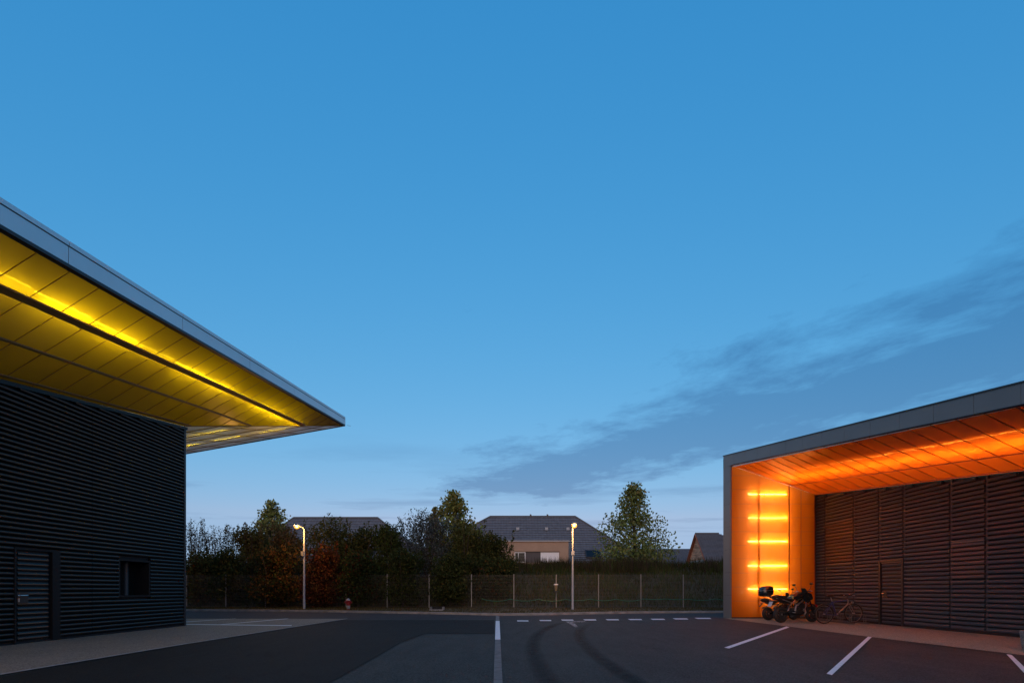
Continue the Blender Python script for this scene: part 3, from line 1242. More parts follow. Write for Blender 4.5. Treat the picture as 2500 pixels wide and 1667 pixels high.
# door
M_DOOR = mat('door_slat_gloss', (0.003, 0.003, 0.003), 0.3, spec=0.4)
dr = MB().box(XL - 0.034, XL - 0.005, D0 + 0.04, D1 - 0.20, 0.02, DZ - 0.05).build('door', M_FRAME, LB)
fr = MB()
fr.box(XL - 0.03, XL + 0.055, D0, D0 + 0.04, 0.0, DZ)
fr.box(XL - 0.03, XL + 0.055, D1 - 0.20, D1, 0.0, DZ)
fr.box(XL - 0.03, XL + 0.055, D0 + 0.04, D1 - 0.20, DZ - 0.05, DZ)
fr.build('door_frame', M_FRAME, dr)
DS = slat_mesh('door_slat', [(-0.005, 0.0), (0.014, 0.004), (0.020, 0.020), (0.016, 0.060), (0.004, 0.078), (-0.005, 0.08)], 1)
for i in range(18):
    place(DS, 'door_slat', M_DOOR, dr, (XL, D0 + 0.10, 0.08 + i * PL), (1, D1 - D0 - 0.36, 1), rot=(0, R(random.uniform(-5, 5)), 0))
MB().box(XL + 0.02, XL + 0.032, D0 + 0.07, D0 + 0.32, 0.90, 1.14).build('lock_plate', M_BLKPLAS, dr)
hd = MB()
hd.lathe([(0.024, 0.03), (0.024, 0.05)], (XL, D0 + 0.10, 1.07), 'x', 12)
hd.tube([(XL + 0.045, D0 + 0.10, 1.07), (XL + 0.08, D0 + 0.10, 1.07), (XL + 0.082, D0 + 0.125, 1.072), (XL + 0.08, D0 + 0.26, 1.075)], 0.010, 8)
hd.build('handle', M_CHROME, dr, smooth=True)
MB().box(XL + 0.033, XL + 0.045, D0 + 0.085, D0 + 0.115, 0.93, 1.01).build('lock_cylinder', M_ALU, dr)
# window, set deep
wd = MB().box(XL - 0.43, XL - 0.40, W0 + 0.05, W1 - 0.05, WZ0 + 0.05, WZ1 - 0.05).build('window', glass_mat('window_glass_dark', (0.008, 0.010, 0.010), 0.04), LB)
wfm = MB()
wfm.box(XL - 0.44, XL + 0.03, W0 - 0.001, W0 + 0.05, WZ0, WZ1)
wfm.box(XL - 0.44, XL + 0.03, W1 - 0.05, W1 + 0.001, WZ0, WZ1)
wfm.box(XL - 0.44, XL + 0.03, W0 + 0.05, W1 - 0.05, WZ0 - 0.001, WZ0 + 0.05)
wfm.box(XL - 0.44, XL + 0.03, W0 + 0.05, W1 - 0.05, WZ1 - 0.05, WZ1 + 0.001)
wfm.build('window_frame', M_FRAME, wd)
MB().box(XL - 0.40, XL - 0.36, W0 + 0.72, W0 + 0.82, WZ0 + 0.05, WZ1 - 0.05).build('mullion', mat('pale_mullion', (0.07, 0.08, 0.085), 0.4), wd)

# soffit: three rows of translucent sheets, one per bay
YK = [10.22 + 0.63 * k for k in range(-13, 22)]
YK = [y for y in YK if 2.0 <= y < BY]
lines = YK + [BY]
rowsx = [XL - 0.03, -9.9, -9.0, XF - 0.02]
ab = lambda x, y: (x - XL) * (BY - AY) - (y - AY) * (XF - XL)    # >= 0 on the near side of the mitre
for a, b in zip(lines[:-1], lines[1:]):
    for xa, xb in zip(rowsx[:-1], rowsx[1:]):
        p = clip([(xa, a), (xb, a), (xb, b), (xa, b)], ab) if b > AY - 0.5 else [(xa, a), (xb, a), (xb, b), (xa, b)]
        if area(p) > 0.004:
            MB().poly([(x, y, l_sof(x, y)) for x, y in p][::-1]).build('soffit_panel', M_YEL, LB)
for y in YK:
    x0 = max(XL + 0.0, l_in_x(y)) + 0.01
    if XF - 0.04 - x0 > 0.1:
        MB().bar((x0, y, l_sof(x0, y) - 0.010), (XF - 0.04, y, l_sof(XF - 0.04, y) - 0.010), 0.010, 0.010).build('joint_strip', M_JOINT_Y, LB)


def l_rib(x, w, h, name):
    y1 = AY + (x - XL) / (XF - XL) * (BY - AY) - 0.1
    mb = MB()
    ys = [2.0 + (y1 - 2.0) * i / 24 for i in range(25)]
    for a, b in zip(ys[:-1], ys[1:]):
        mb.hexa([(x - w / 2, a, l_sof(x - w / 2, a) - 0.004 - h), (x + w / 2, a, l_sof(x + w / 2, a) - 0.004 - h),
                 (x + w / 2, b, l_sof(x + w / 2, b) - 0.004 - h), (x - w / 2, b, l_sof(x - w / 2, b) - 0.004 - h),
                 (x - w / 2, a, l_sof(x - w / 2, a) - 0.004), (x + w / 2, a, l_sof(x + w / 2, a) - 0.004),
                 (x + w / 2, b, l_sof(x + w / 2, b) - 0.004), (x - w / 2, b, l_sof(x - w / 2, b) - 0.004)])
    mb.build(name, M_RIB, LB)


l_rib(-9.0, 0.125, 0.030, 'soffit_rib')
l_rib(-9.9, 0.045, 0.028, 'soffit_rib')
l_rib(XL + 0.09, 0.05, 0.02, 'edge_trim')
# rear soffit beyond the corner
rl = lambda x, y: -ab(x, y)
ys = [AY + i * 1.265 for i in range(7)]
xs = [-26 + i * 1.2 for i in range(16)]
for a, b in zip(ys[:-1], ys[1:]):
    for xa, xb in zip(xs[:-1], xs[1:]):
        p = clip([(xa, a), (xb, a), (xb, b), (xa, b)], rl)
        if area(p) > 0.004:
            MB().poly([(x, y, l_rear(x, y)) for x, y in p][::-1]).build('rear_soffit_panel', M_YEL_R, LB)
for y in ys[1:-1]:
    x1 = l_in_x(y) - 0.03
    MB().bar((-26, y, l_rear(-26, y) - 0.008), (x1, y, l_rear(x1, y) - 0.008), 0.02, 0.012).build('joint_strip', M_RIB, LB)
for x in xs[1:]:
    y0 = AY if x <= XL else AY + (x - XL) / (XF - XL) * (BY - AY) + 0.02
    MB().bar((x, y0, l_rear(x, y0) - 0.009), (x, BY - 0.05, l_rear(x, BY - 0.05) - 0.009), 0.02, 0.012).build('joint_strip', M_RIB, LB)
MB().bar((XL, AY, 6.576 - 0.01), (XF, BY, 9.156 - 0.01), 0.05, 0.02).build('mitre_strip', M_RIB, LB)

# roof deck and its pale underside
rc = [(-26, 1.5), (XF + 0.01, 1.5), (XF + 0.01, BY + 0.01), (-26, BY + 0.01)]
MB().hexa([(x, y, l_top(x, y) - 0.10) for x, y in rc] + [(x, y, l_top(x, y) - 0.015) for x, y in rc]).build('roof', M_TRIM, LB)
rc2 = [(-20, 1.6), (XF - 0.06, 1.6), (XF - 0.06, BY - 0.06), (-20, BY - 0.06)]
MB().poly([(x, y, l_top(x, y) - 0.115) for x, y in rc2][::-1]).build('roof_lining', M_LINING_L, LB)

# fascia: long sheets with hairline joints, dark shadow line, capping
FJ = [2.0, 5.79, 8.855, 11.92, 14.98, 18.04, 21.10, BY]
for a, b in zip(FJ[:-1], FJ[1:]):
    a2, b2 = a + 0.006, b - 0.006
    MB().hexa([(XF - 0.03, a2, l_f_z(a2) + 0.058), (XF + 0.03, a2, l_f_z(a2) + 0.058), (XF + 0.03, b2, l_f_z(b2) + 0.058), (XF - 0.03, b2, l_f_z(b2) + 0.058),
               (XF - 0.03, a2, l_top(XF, a2) - 0.105), (XF + 0.03, a2, l_top(XF, a2) - 0.105), (XF + 0.03, b2, l_top(XF, b2) - 0.105), (XF - 0.03, b2, l_top(XF, b2) - 0.105)]).build('fascia_panel', M_FASC_L, LB)
    MB().hexa([(XF - 0.03, a2, l_top(XF, a2) - 0.088), (XF + 0.045, a2, l_top(XF, a2) - 0.088), (XF + 0.045, b2, l_top(XF, b2) - 0.088), (XF - 0.03, b2, l_top(XF, b2) - 0.088),
               (XF - 0.03, a2, l_top(XF, a2)), (XF + 0.045, a2, l_top(XF, a2)), (XF + 0.045, b2, l_top(XF, b2)), (XF - 0.03, b2, l_top(XF, b2))]).build('roof_capping', M_FASC_L, LB)
MB().hexa([(XF - 0.06, 2, l_f_z(2) - 0.035), (XF + 0.036, 2, l_f_z(2) - 0.006), (XF + 0.036, BY, l_f_z(BY) - 0.006), (XF - 0.06, BY, l_f_z(BY) - 0.035),
           (XF - 0.06, 2, l_f_z(2) + 0.055), (XF + 0.036, 2, l_f_z(2) + 0.055), (XF + 0.036, BY, l_f_z(BY) + 0.055), (XF - 0.06, BY, l_f_z(BY) + 0.055)]).build('drip_edge', M_TRIM, LB)
MB().hexa([(XF - 0.05, 2, l_f_z(2) + 0.056), (XF + 0.02, 2, l_f_z(2) + 0.056), (XF + 0.02, BY, l_f_z(BY) + 0.056), (XF - 0.05, BY, l_f_z(BY) + 0.056),
           (XF - 0.05, 2, l_top(XF, 2) - 0.05), (XF + 0.02, 2, l_top(XF, 2) - 0.05), (XF + 0.02, BY, l_top(XF, BY) - 0.05), (XF - 0.05, BY, l_top(XF, BY) - 0.05)]).build('fascia_core', M_TRIM, LB)
rb = lambda x: 9.156 + 0.177 * (x - XF)
MB().hexa([(-26, BY, rb(-26)), (XF + 0.03, BY, rb(XF)), (XF + 0.03, BY + 0.06, rb(XF)), (-26, BY + 0.06, rb(-26)),
           (-26, BY, l_top(-26, BY)), (XF + 0.03, BY, l_top(XF, BY)), (XF + 0.03, BY + 0.06, l_top(XF, BY)), (-26, BY + 0.06, l_top(-26, BY))]).build('rear_fascia', M_FASC_L, LB)
MB().bar((-26, BY - 0.02, rb(-26)), (XF, BY - 0.02, rb(XF)), 0.04, 0.05).build('rear_drip_edge', M_TRIM, LB)

# tube lights in the canopy
TUBE = MB().tube([(0, 0, 0), (0, 1, 0)], 0.014, 8).mesh('tube_light', True)
TUBE.materials.append(M_TUBE_Y)
TUBE_D = MB().tube([(0, 0, 0), (0, 1, 0)], 0.014, 8).mesh('tube_light', True)
TUBE_D.materials.append(emit_mat('tube_light_dimmer', (1.0, 0.97, 0.70), 25.0))


def tube_at(me, x, y, z, L_, parent, slope):
    o = place(me, 'tube_light', None, parent, (x, y, z), (1, L_, 1), (math.atan(slope), 0, 0))
    return o


y = 2.6
while y < 20.6:
    x = -8.95 - (y - 8.0) / 13.0 * 0.30
    tube_at(TUBE if int(y * 10) % 3 else TUBE_D, x, y, l_sof(x, y) + 0.19, 1.2, LB, 0.15)
    y += 1.30
for x, yy in ((-15.5, 18.2), (-13.7, 18.2), (-12.0, 18.2), (-14.6, 20.6), (-12.8, 20.6), (-11.0, 20.6)):
    o = place(TUBE, 'tube_light', None, LB, (x, yy, l_rear(x, yy) + 0.30), (1, 1.2, 1), (0, math.atan(-0.177), R(-90)))

# ------------------------------------------------------------------ right building (orange soffit)
XR, XG = 12.6, 9.05
EY = 20.05


def r_f_z(y):
    return 4.474 + 0.1634 * (y - 8.543)


def r_w_z(y):
    return 4.128 + 0.1213 * (y - 11.894)


def r_top(y):
    return 4.887 + 0.168 * (y - 8.543)


def r_sof(x, y):
    t = min(max((x - XG) / (XR - XG), 0), 1)
    return r_f_z(y) + t * (r_w_z(y) - r_f_z(y))


RB = thing('louvred_building', 'grey framed louvre building with glowing orange porch on the right', 'building', (XR, 12, 0))
wl2 = MB()
wall_seg(wl2, XR + 0.03, XR + 0.4, 3.0, EY + 0.6, 0.0, lambda y: r_w_z(y) + 0.35)
wl2.build('wall', M_BLACK, RB)
PR = 0.127
SL_R = slat_mesh('slat', [(-0.028, 0.0), (0.030, -0.012), (0.042, -0.004), (0.047, 0.018), (0.044, 0.045), (0.034, 0.066), (0.014, 0.078), (-0.028, 0.082)], -1)
SL_S = slat_mesh('screen_slat', [(-0.028, 0.0), (0.030, 0.0), (0.040, 0.010), (0.040, 0.080), (0.030, 0.092), (-0.028, 0.098)], -1)
bays = [(19.41, EY - 0.06), (17.80, 19.41), (16.56, 17.80), (15.53, 16.56), (13.87, 15.53), (12.83, 13.87), (11.2, 12.83), (9.6, 11.2), (3.0, 9.6)]
for bi, (ya, yb) in enumerate(bays):
    ya2, yb2 = ya + 0.03, yb - 0.03
    MB().box(XR - 0.005, XR + 0.028, ya - 0.028, ya + 0.028, 0.0, r_w_z(ya) - 0.01).build('bay_post', M_TRIM, RB)
    i = 0
    while True:
        z = 0.11 + i * PR
        i += 1
        need = z + 0.10
        if need > r_w_z(yb2):
            break
        y0 = ya2 if need <= r_w_z(ya2) else 11.894 + (need - 4.128) / 0.1213
        if yb2 - y0 < 0.08:
            continue
        me, m = SL_R, M_SLAT_R
        if bi == 1 and 2.22 < z < 3.78:
            me, m = SL_S, M_SLAT_W
        if bi == 5 and 1.45 < z < 2.50:
            me, m = SL_S, M_SLAT_W
        if bi == 3 and z < 2.10:
            continue
        if bi >= 7 and i % 1 == 0 and bi == 8 and False:
            continue
        place(me, 'slat' if me is SL_R else 'screen_slat', m, RB, (XR, y0, z), (1, yb2 - y0, 1))
MB().box(XR - 0.04, XR + 0.028, EY - 0.058, EY - 0.004, 0.0, r_w_z(EY) - 0.02).build('corner_trim', M_TRIM, RB)
MB().box(XR - 0.030, XR + 0.028, 3.0, 15.53, 0.0, 0.095).build('plinth', M_BLACK, RB)
MB().box(XR - 0.030, XR + 0.028, 16.56, EY - 0.06, 0.0, 0.095).build('plinth', M_BLACK, RB)
for (ya, yb, z0, z1) in ((17.83, 19.38, 2.19, 3.82), (12.86, 13.84, 1.42, 2.52)):
    f = MB()
    f.box(XR - 0.050, XR - 0.010, ya, yb, z0 - 0.012, z0 + 0.016)
    f.box(XR - 0.050, XR - 0.010, ya, yb, z1 - 0.016, z1 + 0.012)
    f.build('window_shutter_frame', mat('shutter_edge', (0.10, 0.085, 0.075), 0.4), RB)
# right door
d2 = MB().box(XR + 0.000, XR + 0.028, 15.60, 16.50, 0.02, 2.12).build('door', M_FRAME, RB)
f = MB()
f.box(XR - 0.055, XR - 0.002, 15.535, 15.60, 0.0, 2.19)
f.box(XR - 0.055, XR - 0.002, 16.49, 16.555, 0.0, 2.19)
f.box(XR - 0.055, XR - 0.002, 15.60, 16.49, 2.13, 2.19)
f.build('door_frame', M_TRIM, d2)
MB().box(XR - 0.030, XR - 0.004, 15.62, 16.47, 2.09, 2.115).build('door_edge', mat('shutter_edge', (0.1, 0.085, 0.075), 0.4), d2)
DS2 = slat_mesh('door_slat', [(-0.005, 0.0), (0.020, 0.0), (0.028, 0.012), (0.026, 0.060), (0.012, 0.078), (-0.005, 0.08)], -1)
for i in range(16):
    place(DS2, 'door_slat', mat('door_slat_right', (0.026, 0.042, 0.052), 0.65, spec=0.4), d2, (XR, 15.64, 0.07 + i * PR), (1, 0.80, 1))
MB().box(XR - 0.040, XR - 0.029, 16.20, 16.42, 0.93, 1.15).build('lock_plate', M_BLKPLAS, d2)
hh = MB()
hh.lathe([(0.025, -0.042), (0.025, -0.06)], (XR, 16.36, 1.07), 'x', 12)
hh.tube([(XR - 0.05, 16.36, 1.07), (XR - 0.095, 16.36, 1.07), (XR - 0.095, 16.24, 1.075)], 0.011, 8)
hh.box(XR - 0.052, XR - 0.041, 16.345, 16.375, 0.94, 1.0)
hh.build('handle', M_CHROME, d2)
# soffit sheets; their joints run slightly askew
SK = 1.30
CK = [10.52 + 0.60 * k for k in range(-15, 17)]
rowr = [XG + 0.03, 11.49, XR - 0.0]
for k, (a, b) in enumerate(zip(CK[:-1], CK[1:])):
    for xa, xb in zip(rowr[:-1], rowr[1:]):
        ka, kb = SK * (xa - XG) / (XR - XG), SK * (xb - XG) / (XR - XG)
        p = clip([(xa, a + ka), (xb, a + kb), (xb, b + kb), (xa, b + ka)], lambda x, y: EY - y)
        if area(p) > 0.004:
            MB().poly([(x, y, r_sof(x, y)) for x, y in p][::-1]).build('soffit_panel', M_ORG_S, RB)
p = clip([(XG + 0.03, CK[-1]), (XR, CK[-1] + SK), (XR, EY), (XG + 0.03, EY)], lambda x, y: EY - y)
for c in CK:
    xa, xb = XG + 0.04, XR - 0.05
    ya, yb = c, c + SK * (xb - XG) / (XR - XG)
    if ya > EY - 0.05:
        continue
    if yb > EY - 0.02:
        t = (EY - 0.02 - ya) / (yb - ya)
        xb, yb = xa + (xb - xa) * t, EY - 0.02
    MB().bar((xa, ya, r_sof(xa, ya) - 0.006), (xb, yb, r_sof(xb, yb) - 0.006), 0.016, 0.010).build('joint_strip', M_RIB_O, RB)


def r_rib(x, w, h, y0, y1):
    mb = MB()
    n = 16
    yy = [y0 + (y1 - y0) * i / n for i in range(n + 1)]
    for a, b in zip(yy[:-1], yy[1:]):
        mb.hexa([(x - w / 2, a, r_sof(x, a) - 0.004 - h), (x + w / 2, a, r_sof(x, a) - 0.004 - h), (x + w / 2, b, r_sof(x, b) - 0.004 - h), (x - w / 2, b, r_sof(x, b) - 0.004 - h),
                 (x - w / 2, a, r_sof(x, a) + 0.004), (x + w / 2, a, r_sof(x, a) + 0.004), (x + w / 2, b, r_sof(x, b) + 0.004), (x - w / 2, b, r_sof(x, b) + 0.004)])
    mb.build('soffit_rib', M_RIB_O, RB)


r_rib(11.49, 0.035, 0.014, 3.0, EY - 0.02)
r_rib(XR - 0.10, 0.02, 0.012, 3.0, EY - 0.02)
# end wall of the porch: sheets in four columns
cols = [XG + 0.06, 10.24, 11.49, 11.98, XR - 0.0]
zr = [0.06, 0.73, 1.31, 1.89, 2.48, 3.03, 3.60, 4.18, 4.75, 5.35, 5.92, 6.6]
head = lambda x, z: r_sof(x, EY) - 0.004 - z
for xa, xb in zip(cols[:-1], cols[1:]):
    for za, zb in zip(zr[:-1], zr[1:]):
        p = clip([(xa, za), (xb, za), (xb, zb), (xa, zb)], head)
        if area(p) > 0.004:
            MB().poly([(x, EY, z) for x, z in p]).build('end_wall_panel', M_ORG, RB)
for z in zr[1:-1]:
    xe = XR - 0.02
    if r_sof(xe, EY) < z + 0.02:
        xe = XG + (r_f_z(EY) - z) / (r_f_z(EY) - r_w_z(EY)) * (XR - XG) - 0.05
    MB().box(XG + 0.07, xe, EY - 0.008, EY - 0.002, z - 0.006, z + 0.006).build('joint_strip', M_RIB_O, RB)
for x, w in ((11.49, 0.045), (11.98, 0.022), (XR - 0.05, 0.05)):
    MB().box(x - w / 2, x + w / 2, EY - 0.010, EY - 0.001, 0.06, r_sof(x, EY) - 0.02).build('upright_strip', M_RIB_O, RB)
MB().box(10.24 - 0.03, 10.24 + 0.03, EY + 0.015, EY + 0.055, 0.06, 5.90).build('upright_post', M_RIB_O, RB)
MB().box(XG + 0.07, XR, EY - 0.012, EY + 0.05, 0.0, 0.058).build('plinth', M_BLACK, RB)
# frame: leg and long fascia in short sheets
MB().hexa([(XG + 0.075, EY + 0.54, 0), (XR + 0.4, EY + 0.54, 0), (XR + 0.4, EY + 0.60, 0), (XG + 0.075, EY + 0.60, 0),
           (XG + 0.075, EY + 0.54, 6.75), (XR + 0.4, EY + 0.54, 6.75), (XR + 0.4, EY + 0.60, 6.75), (XG + 0.075, EY + 0.60, 6.75)]).build('end_wall_lining', M_LINING, RB)
MB().box(XG, XR + 0.4, EY + 0.605, EY + 0.66, 0, 6.78).build('end_cladding', M_FASC_R, RB)
LZ = [0.0, 0.97, 1.92, 2.87, 3.82, 4.77, 5.72, 6.355]
for a, b in zip(LZ[:-1], LZ[1:]):
    MB().box(XG, XG + 0.055, EY, EY + 0.60, a + 0.004, b - 0.004).build('leg_panel', M_FASC_R, RB)
MB().box(XG + 0.006, XG + 0.07, EY + 0.004, EY + 0.596, 0.0, 6.36).build('leg_core', M_TRIM, RB)
FR = [3.0, 3.95, 4.88, 5.81, 6.74, 7.67, 8.6, 9.48, 10.38, 11.3, 12.22, 13.18, 14.13, 15.06, 15.99, 16.92, 17.85, 18.78, 19.71, EY + 0.66]
for a, b in zip(FR[:-1], FR[1:]):
    a2, b2 = a + 0.004, b - 0.004
    zb = lambda y: r_f_z(min(y, EY)) + 0.012
    MB().hexa([(XG, a2, zb(a2)), (XG + 0.05, a2, zb(a2)), (XG + 0.05, b2, zb(b2)), (XG, b2, zb(b2)),
               (XG, a2, r_top(a2) - 0.03), (XG + 0.05, a2, r_top(a2) - 0.03), (XG + 0.05, b2, r_top(b2) - 0.03), (XG, b2, r_top(b2) - 0.03)]).build('fascia_panel', M_FASC_R, RB)
MB().hexa([(XG + 0.006, 3, r_f_z(3)), (XG + 0.07, 3, r_f_z(3)), (XG + 0.07, EY, r_f_z(EY)), (XG + 0.006, EY, r_f_z(EY)),
           (XG + 0.006, 3, r_top(3) - 0.04), (XG + 0.07, 3, r_top(3) - 0.04), (XG + 0.07, EY, r_top(EY) - 0.04), (XG + 0.006, EY, r_top(EY) - 0.04)]).build('fascia_core', M_TRIM, RB)
MB().hexa([(XG - 0.02, 3, r_top(3) - 0.028), (XR + 12, 3, r_top(3) - 0.028), (XR + 12, EY + 0.68, r_top(EY + 0.68) - 0.028), (XG - 0.02, EY + 0.68, r_top(EY + 0.68) - 0.028),
           (XG - 0.02, 3, r_top(3)), (XR + 12, 3, r_top(3)), (XR + 12, EY + 0.68, r_top(EY + 0.68)), (XG - 0.02, EY + 0.68, r_top(EY + 0.68))]).build('roof', M_TRIM, RB)
MB().poly([(XG + 0.08, 3, r_top(3) - 0.06), (XG + 0.08, EY + 0.5, r_top(EY + 0.5) - 0.06), (XR + 0.4, EY + 0.5, r_top(EY + 0.5) - 0.06), (XR + 0.4, 3, r_top(3) - 0.06)]).build('roof_lining', M_LINING, RB)
MB().poly([(XG + 0.075, 3, r_f_z(3) + 0.01), (XG + 0.075, EY + 0.5, r_f_z(EY)), (XG + 0.075, EY + 0.5, r_top(EY + 0.5) - 0.07), (XG + 0.075, 3, r_top(3) - 0.07)]).build('fascia_bounce_sheet', M_LINING, RB)  # added unseen white sheet, bounces tube light onto the outer soffit
MB().poly([(XR + 0.02, 3, r_w_z(3) + 0.01), (XR + 0.02, EY, r_w_z(EY) + 0.01), (XR + 0.02, EY, r_top(EY) - 0.07), (XR + 0.02, 3, r_top(3) - 0.07)]).build('wall_bounce_sheet', M_LINING, RB)  # white reflector added over the dark wall to brighten the inner soffit row
# purlin that shades the outer soffit
MB().hexa([(10.42, 3, r_sof(10.42, 3) + 0.12), (10.46, 3, r_sof(10.46, 3) + 0.12), (10.46, 17.6, r_sof(10.46, 17.6) + 0.12), (10.42, 17.6, r_sof(10.42, 17.6) + 0.12),
           (10.42, 3, r_sof(10.42, 3) + 0.38), (10.46, 3, r_sof(10.46, 3) + 0.38), (10.46, 17.6, r_sof(10.46, 17.6) + 0.38), (10.42, 17.6, r_sof(10.42, 17.6) + 0.38)]).build('purlin', M_LINING, RB)
TUBE_O = MB().tube([(0, 0, 0), (0, 1, 0)], 0.013, 8).mesh('tube_light', True)
TUBE_O.materials.append(M_TUBE_O)
TUBE_S = MB().tube([(0, 0, 0), (0, 1, 0)], 0.013, 8).mesh('tube_light', True)
TUBE_S.materials.append(M_TUBE_OS)
for z in (5.17, 4.19, 3.21, 2.19, 1.225):
    place(TUBE_O, 'tube_light', None, RB, (9.86, EY + 0.13, z), (1, 1.60, 1), (0, 0, R(-90)))
y = 3.4
while y < 19.4:
    tube_at(TUBE_S, 10.92, y, r_sof(10.92, y) + 0.28, min(1.45, 19.9 - y), RB, 0.14)
    y += 1.5

# ------------------------------------------------------------------ houses on the plateau
def tile_mat(name, c):
    m = bpy.data.materials.new(name)
    N, L = nodes(m)
    b = N['Principled BSDF']
    b.inputs['Roughness'].default_value = 0.55
    pos = N.new('ShaderNodeNewGeometry').outputs['Position']
    sp = N.new('ShaderNodeSeparateXYZ')
    L.new(pos, sp.inputs[0])
    fr_ = N.new('ShaderNodeMath')
    fr_.operation = 'MULTIPLY'
    L.new(sp.outputs[0], fr_.inputs[0])
    fr_.inputs[1].default_value = 1 / 0.30
    f2 = N.new('ShaderNodeMath')
    f2.operation = 'FRACT'
    L.new(fr_.outputs[0], f2.inputs[0])
    rp_ = N.new('ShaderNodeValToRGB')
    rp_.color_ramp.elements[0].position = 0.0
    rp_.color_ramp.elements[0].color = (*[q * 0.72 for q in c], 1)
    rp_.color_ramp.elements[1].position = 0.22
    rp_.color_ramp.elements[1].color = (*c, 1)
    L.new(f2.outputs[0], rp_.inputs[0])
    nz = N.new('ShaderNodeTexNoise')
    nz.inputs['Scale'].default_value = 2.4
    nz.inputs['Detail'].default_value = 6
    L.new(pos, nz.inputs['Vector'])
    mx = N.new('ShaderNodeMix')
    mx.data_type = 'RGBA'
    mx.blend_type = 'MULTIPLY'
    mx.inputs[0].default_value = 0.6
    L.new(rp_.outputs[0], mx.inputs[6])
    L.new(nz.outputs[0], mx.inputs[7])
    L.new(mx.outputs[2], b.inputs['Base Color'])
    MATS[name] = m
    return m


M_TILE = tile_mat('slate_tiles', (0.20, 0.205, 0.22))
M_TILE2 = tile_mat('slate_tiles_far', (0.17, 0.175, 0.19))
M_RIDGE = mat('ridge_tile', (0.09, 0.085, 0.08), 0.7)
M_BEIGE = mat('beige_render', (0.40, 0.27, 0.185), 0.9, var=0.06, scale=1.5)
M_WHITE = mat('white_render', (0.80, 0.80, 0.78), 0.85, var=0.05, scale=1.5)
M_WHITEP = mat('white_pvc', (0.85, 0.86, 0.87), 0.4)
M_DGREY = mat('grey_panel', (0.085, 0.075, 0.075), 0.7, var=0.1, scale=3)
M_BGLASS = mat('house_glass', (0.010, 0.013, 0.017), 0.2, spec=0.25)


def tiled(mb, e0, e1, r0, r1, n, lift=0.075):
    """a roof slope as overlapping courses from the eave e0-e1 to the ridge r0-r1"""
    e0, e1, r0, r1 = map(Vector, (e0, e1, r0, r1))
    nrm_ = (e1 - e0).cross(r0 - e0 if (r0 - e0).length > 0.01 else r1 - e0).normalized()
    if nrm_.z < 0:
        nrm_ = -nrm_
    for k in range(n):
        a, b = k / n, (k + 1) / n
        p0, p1 = e0.lerp(r0, a), e1.lerp(r1, a)
        q0, q1 = e0.lerp(r0, b), e1.lerp(r1, b)
        u0, u1 = p0 + nrm_ * lift, p1 + nrm_ * lift
        mb.poly([p0, p1, u1, u0])
        mb.poly([u0, u1, q1, q0])


def hip_house(label, ex0, ex1, rx0, rx1, yf, yr, yb, ze, zr_, n=26, wall_m=M_WHITE):
    t = thing('hipped_house', label, 'house', ((ex0 + ex1) / 2, yf, 3.0), 0, 'houses behind the bank')
    A, B, C_, D_ = (ex0, yf, ze), (ex1, yf, ze), (ex1, yb, ze), (ex0, yb, ze)
    P0, P1 = (rx0, yr, zr_), (rx1, yr, zr_)
    mb = MB()
    tiled(mb, A, B, P0, P1, n)
    tiled(mb, B, C_, P1, P1, n)
    tiled(mb, C_, D_, P1, P0, n)
    tiled(mb, D_, A, P0, P0, n)
    rf = mb.build('roof', M_TILE, t)
    rg_ = MB()
    for a, b in ((P0, P1), (A, P0), (B, P1)):
        v = Vector((0, 0, 0.05))
        rg_.tube([Vector(a) + v, Vector(b) + v], 0.10, 6)
    rg_.build('ridge_tiles', M_RIDGE, rf)
    MB().box(ex0 + 0.5, ex1 - 0.5, yf + 0.5, yb - 0.5, 2.9, ze + 0.1).build('wall', wall_m, t)
    MB().box(ex0, ex1, yf - 0.06, yf + 0.04, ze - 0.10, ze + 0.02).build('gutter', M_DGREY, t)
    return t, rf


H1, H1R = hip_house('house with wide slate hip roof behind the beige annexe, right of centre', -10.6, 13.4, -2.36, 6.85, 47.0, 52.5, 58.0, 3.75, 9.08)
H2, H2R = hip_house('house on the left of which only the slate hip roof shows above the hedge', -27.3, -7.6, -23.7, -14.6, 47.0, 52.5, 58.0, 3.75, 8.95)
# both roofs: small vents
def on_roof(px, py):
    k = (HZ - py) / F
    sl = (9.08 - 3.75) / 5.5
    Y = (1.2 - 3.75 + sl * 47.0) / (sl - k)
    return Vector(((px - 1250) / F * Y, Y, 1.2 + k * Y))


for px, py in ((1264, 1293), (1334, 1293), (1386, 1293)):
    q = on_roof(px, py)
    MB().box(q.x - 0.16, q.x + 0.16, q.y - 0.25, q.y + 0.15, q.z - 0.05, q.z + 0.25).build('roof_vent', mat('vent_zinc', (0.30, 0.32, 0.34), 0.5), H1R)
q = on_roof(891, 1296)
MB().box(q.x - 0.14, q.x + 0.14, q.y - 0.2, q.y + 0.2, q.z - 0.05, q.z + 0.25).build('roof_vent', mat('vent_zinc', (0.3, 0.32, 0.34), 0.5), H2R)
for px in (1297, 1338):
    x = (px - 1250) / F * 52.5
    MB().hexa([(x - 0.12, 52.4, 9.08), (x + 0.12, 52.4, 9.08), (x + 0.12, 52.6, 9.08), (x - 0.12, 52.6, 9.08),
               (x - 0.16, 52.4, 9.36), (x - 0.02, 52.4, 9.36), (x - 0.02, 52.6, 9.36), (x - 0.16, 52.6, 9.36)]).build('ridge_vent', M_RIDGE, H1R)
a, b = on_roof(1433, 1363), on_roof(1462, 1345)
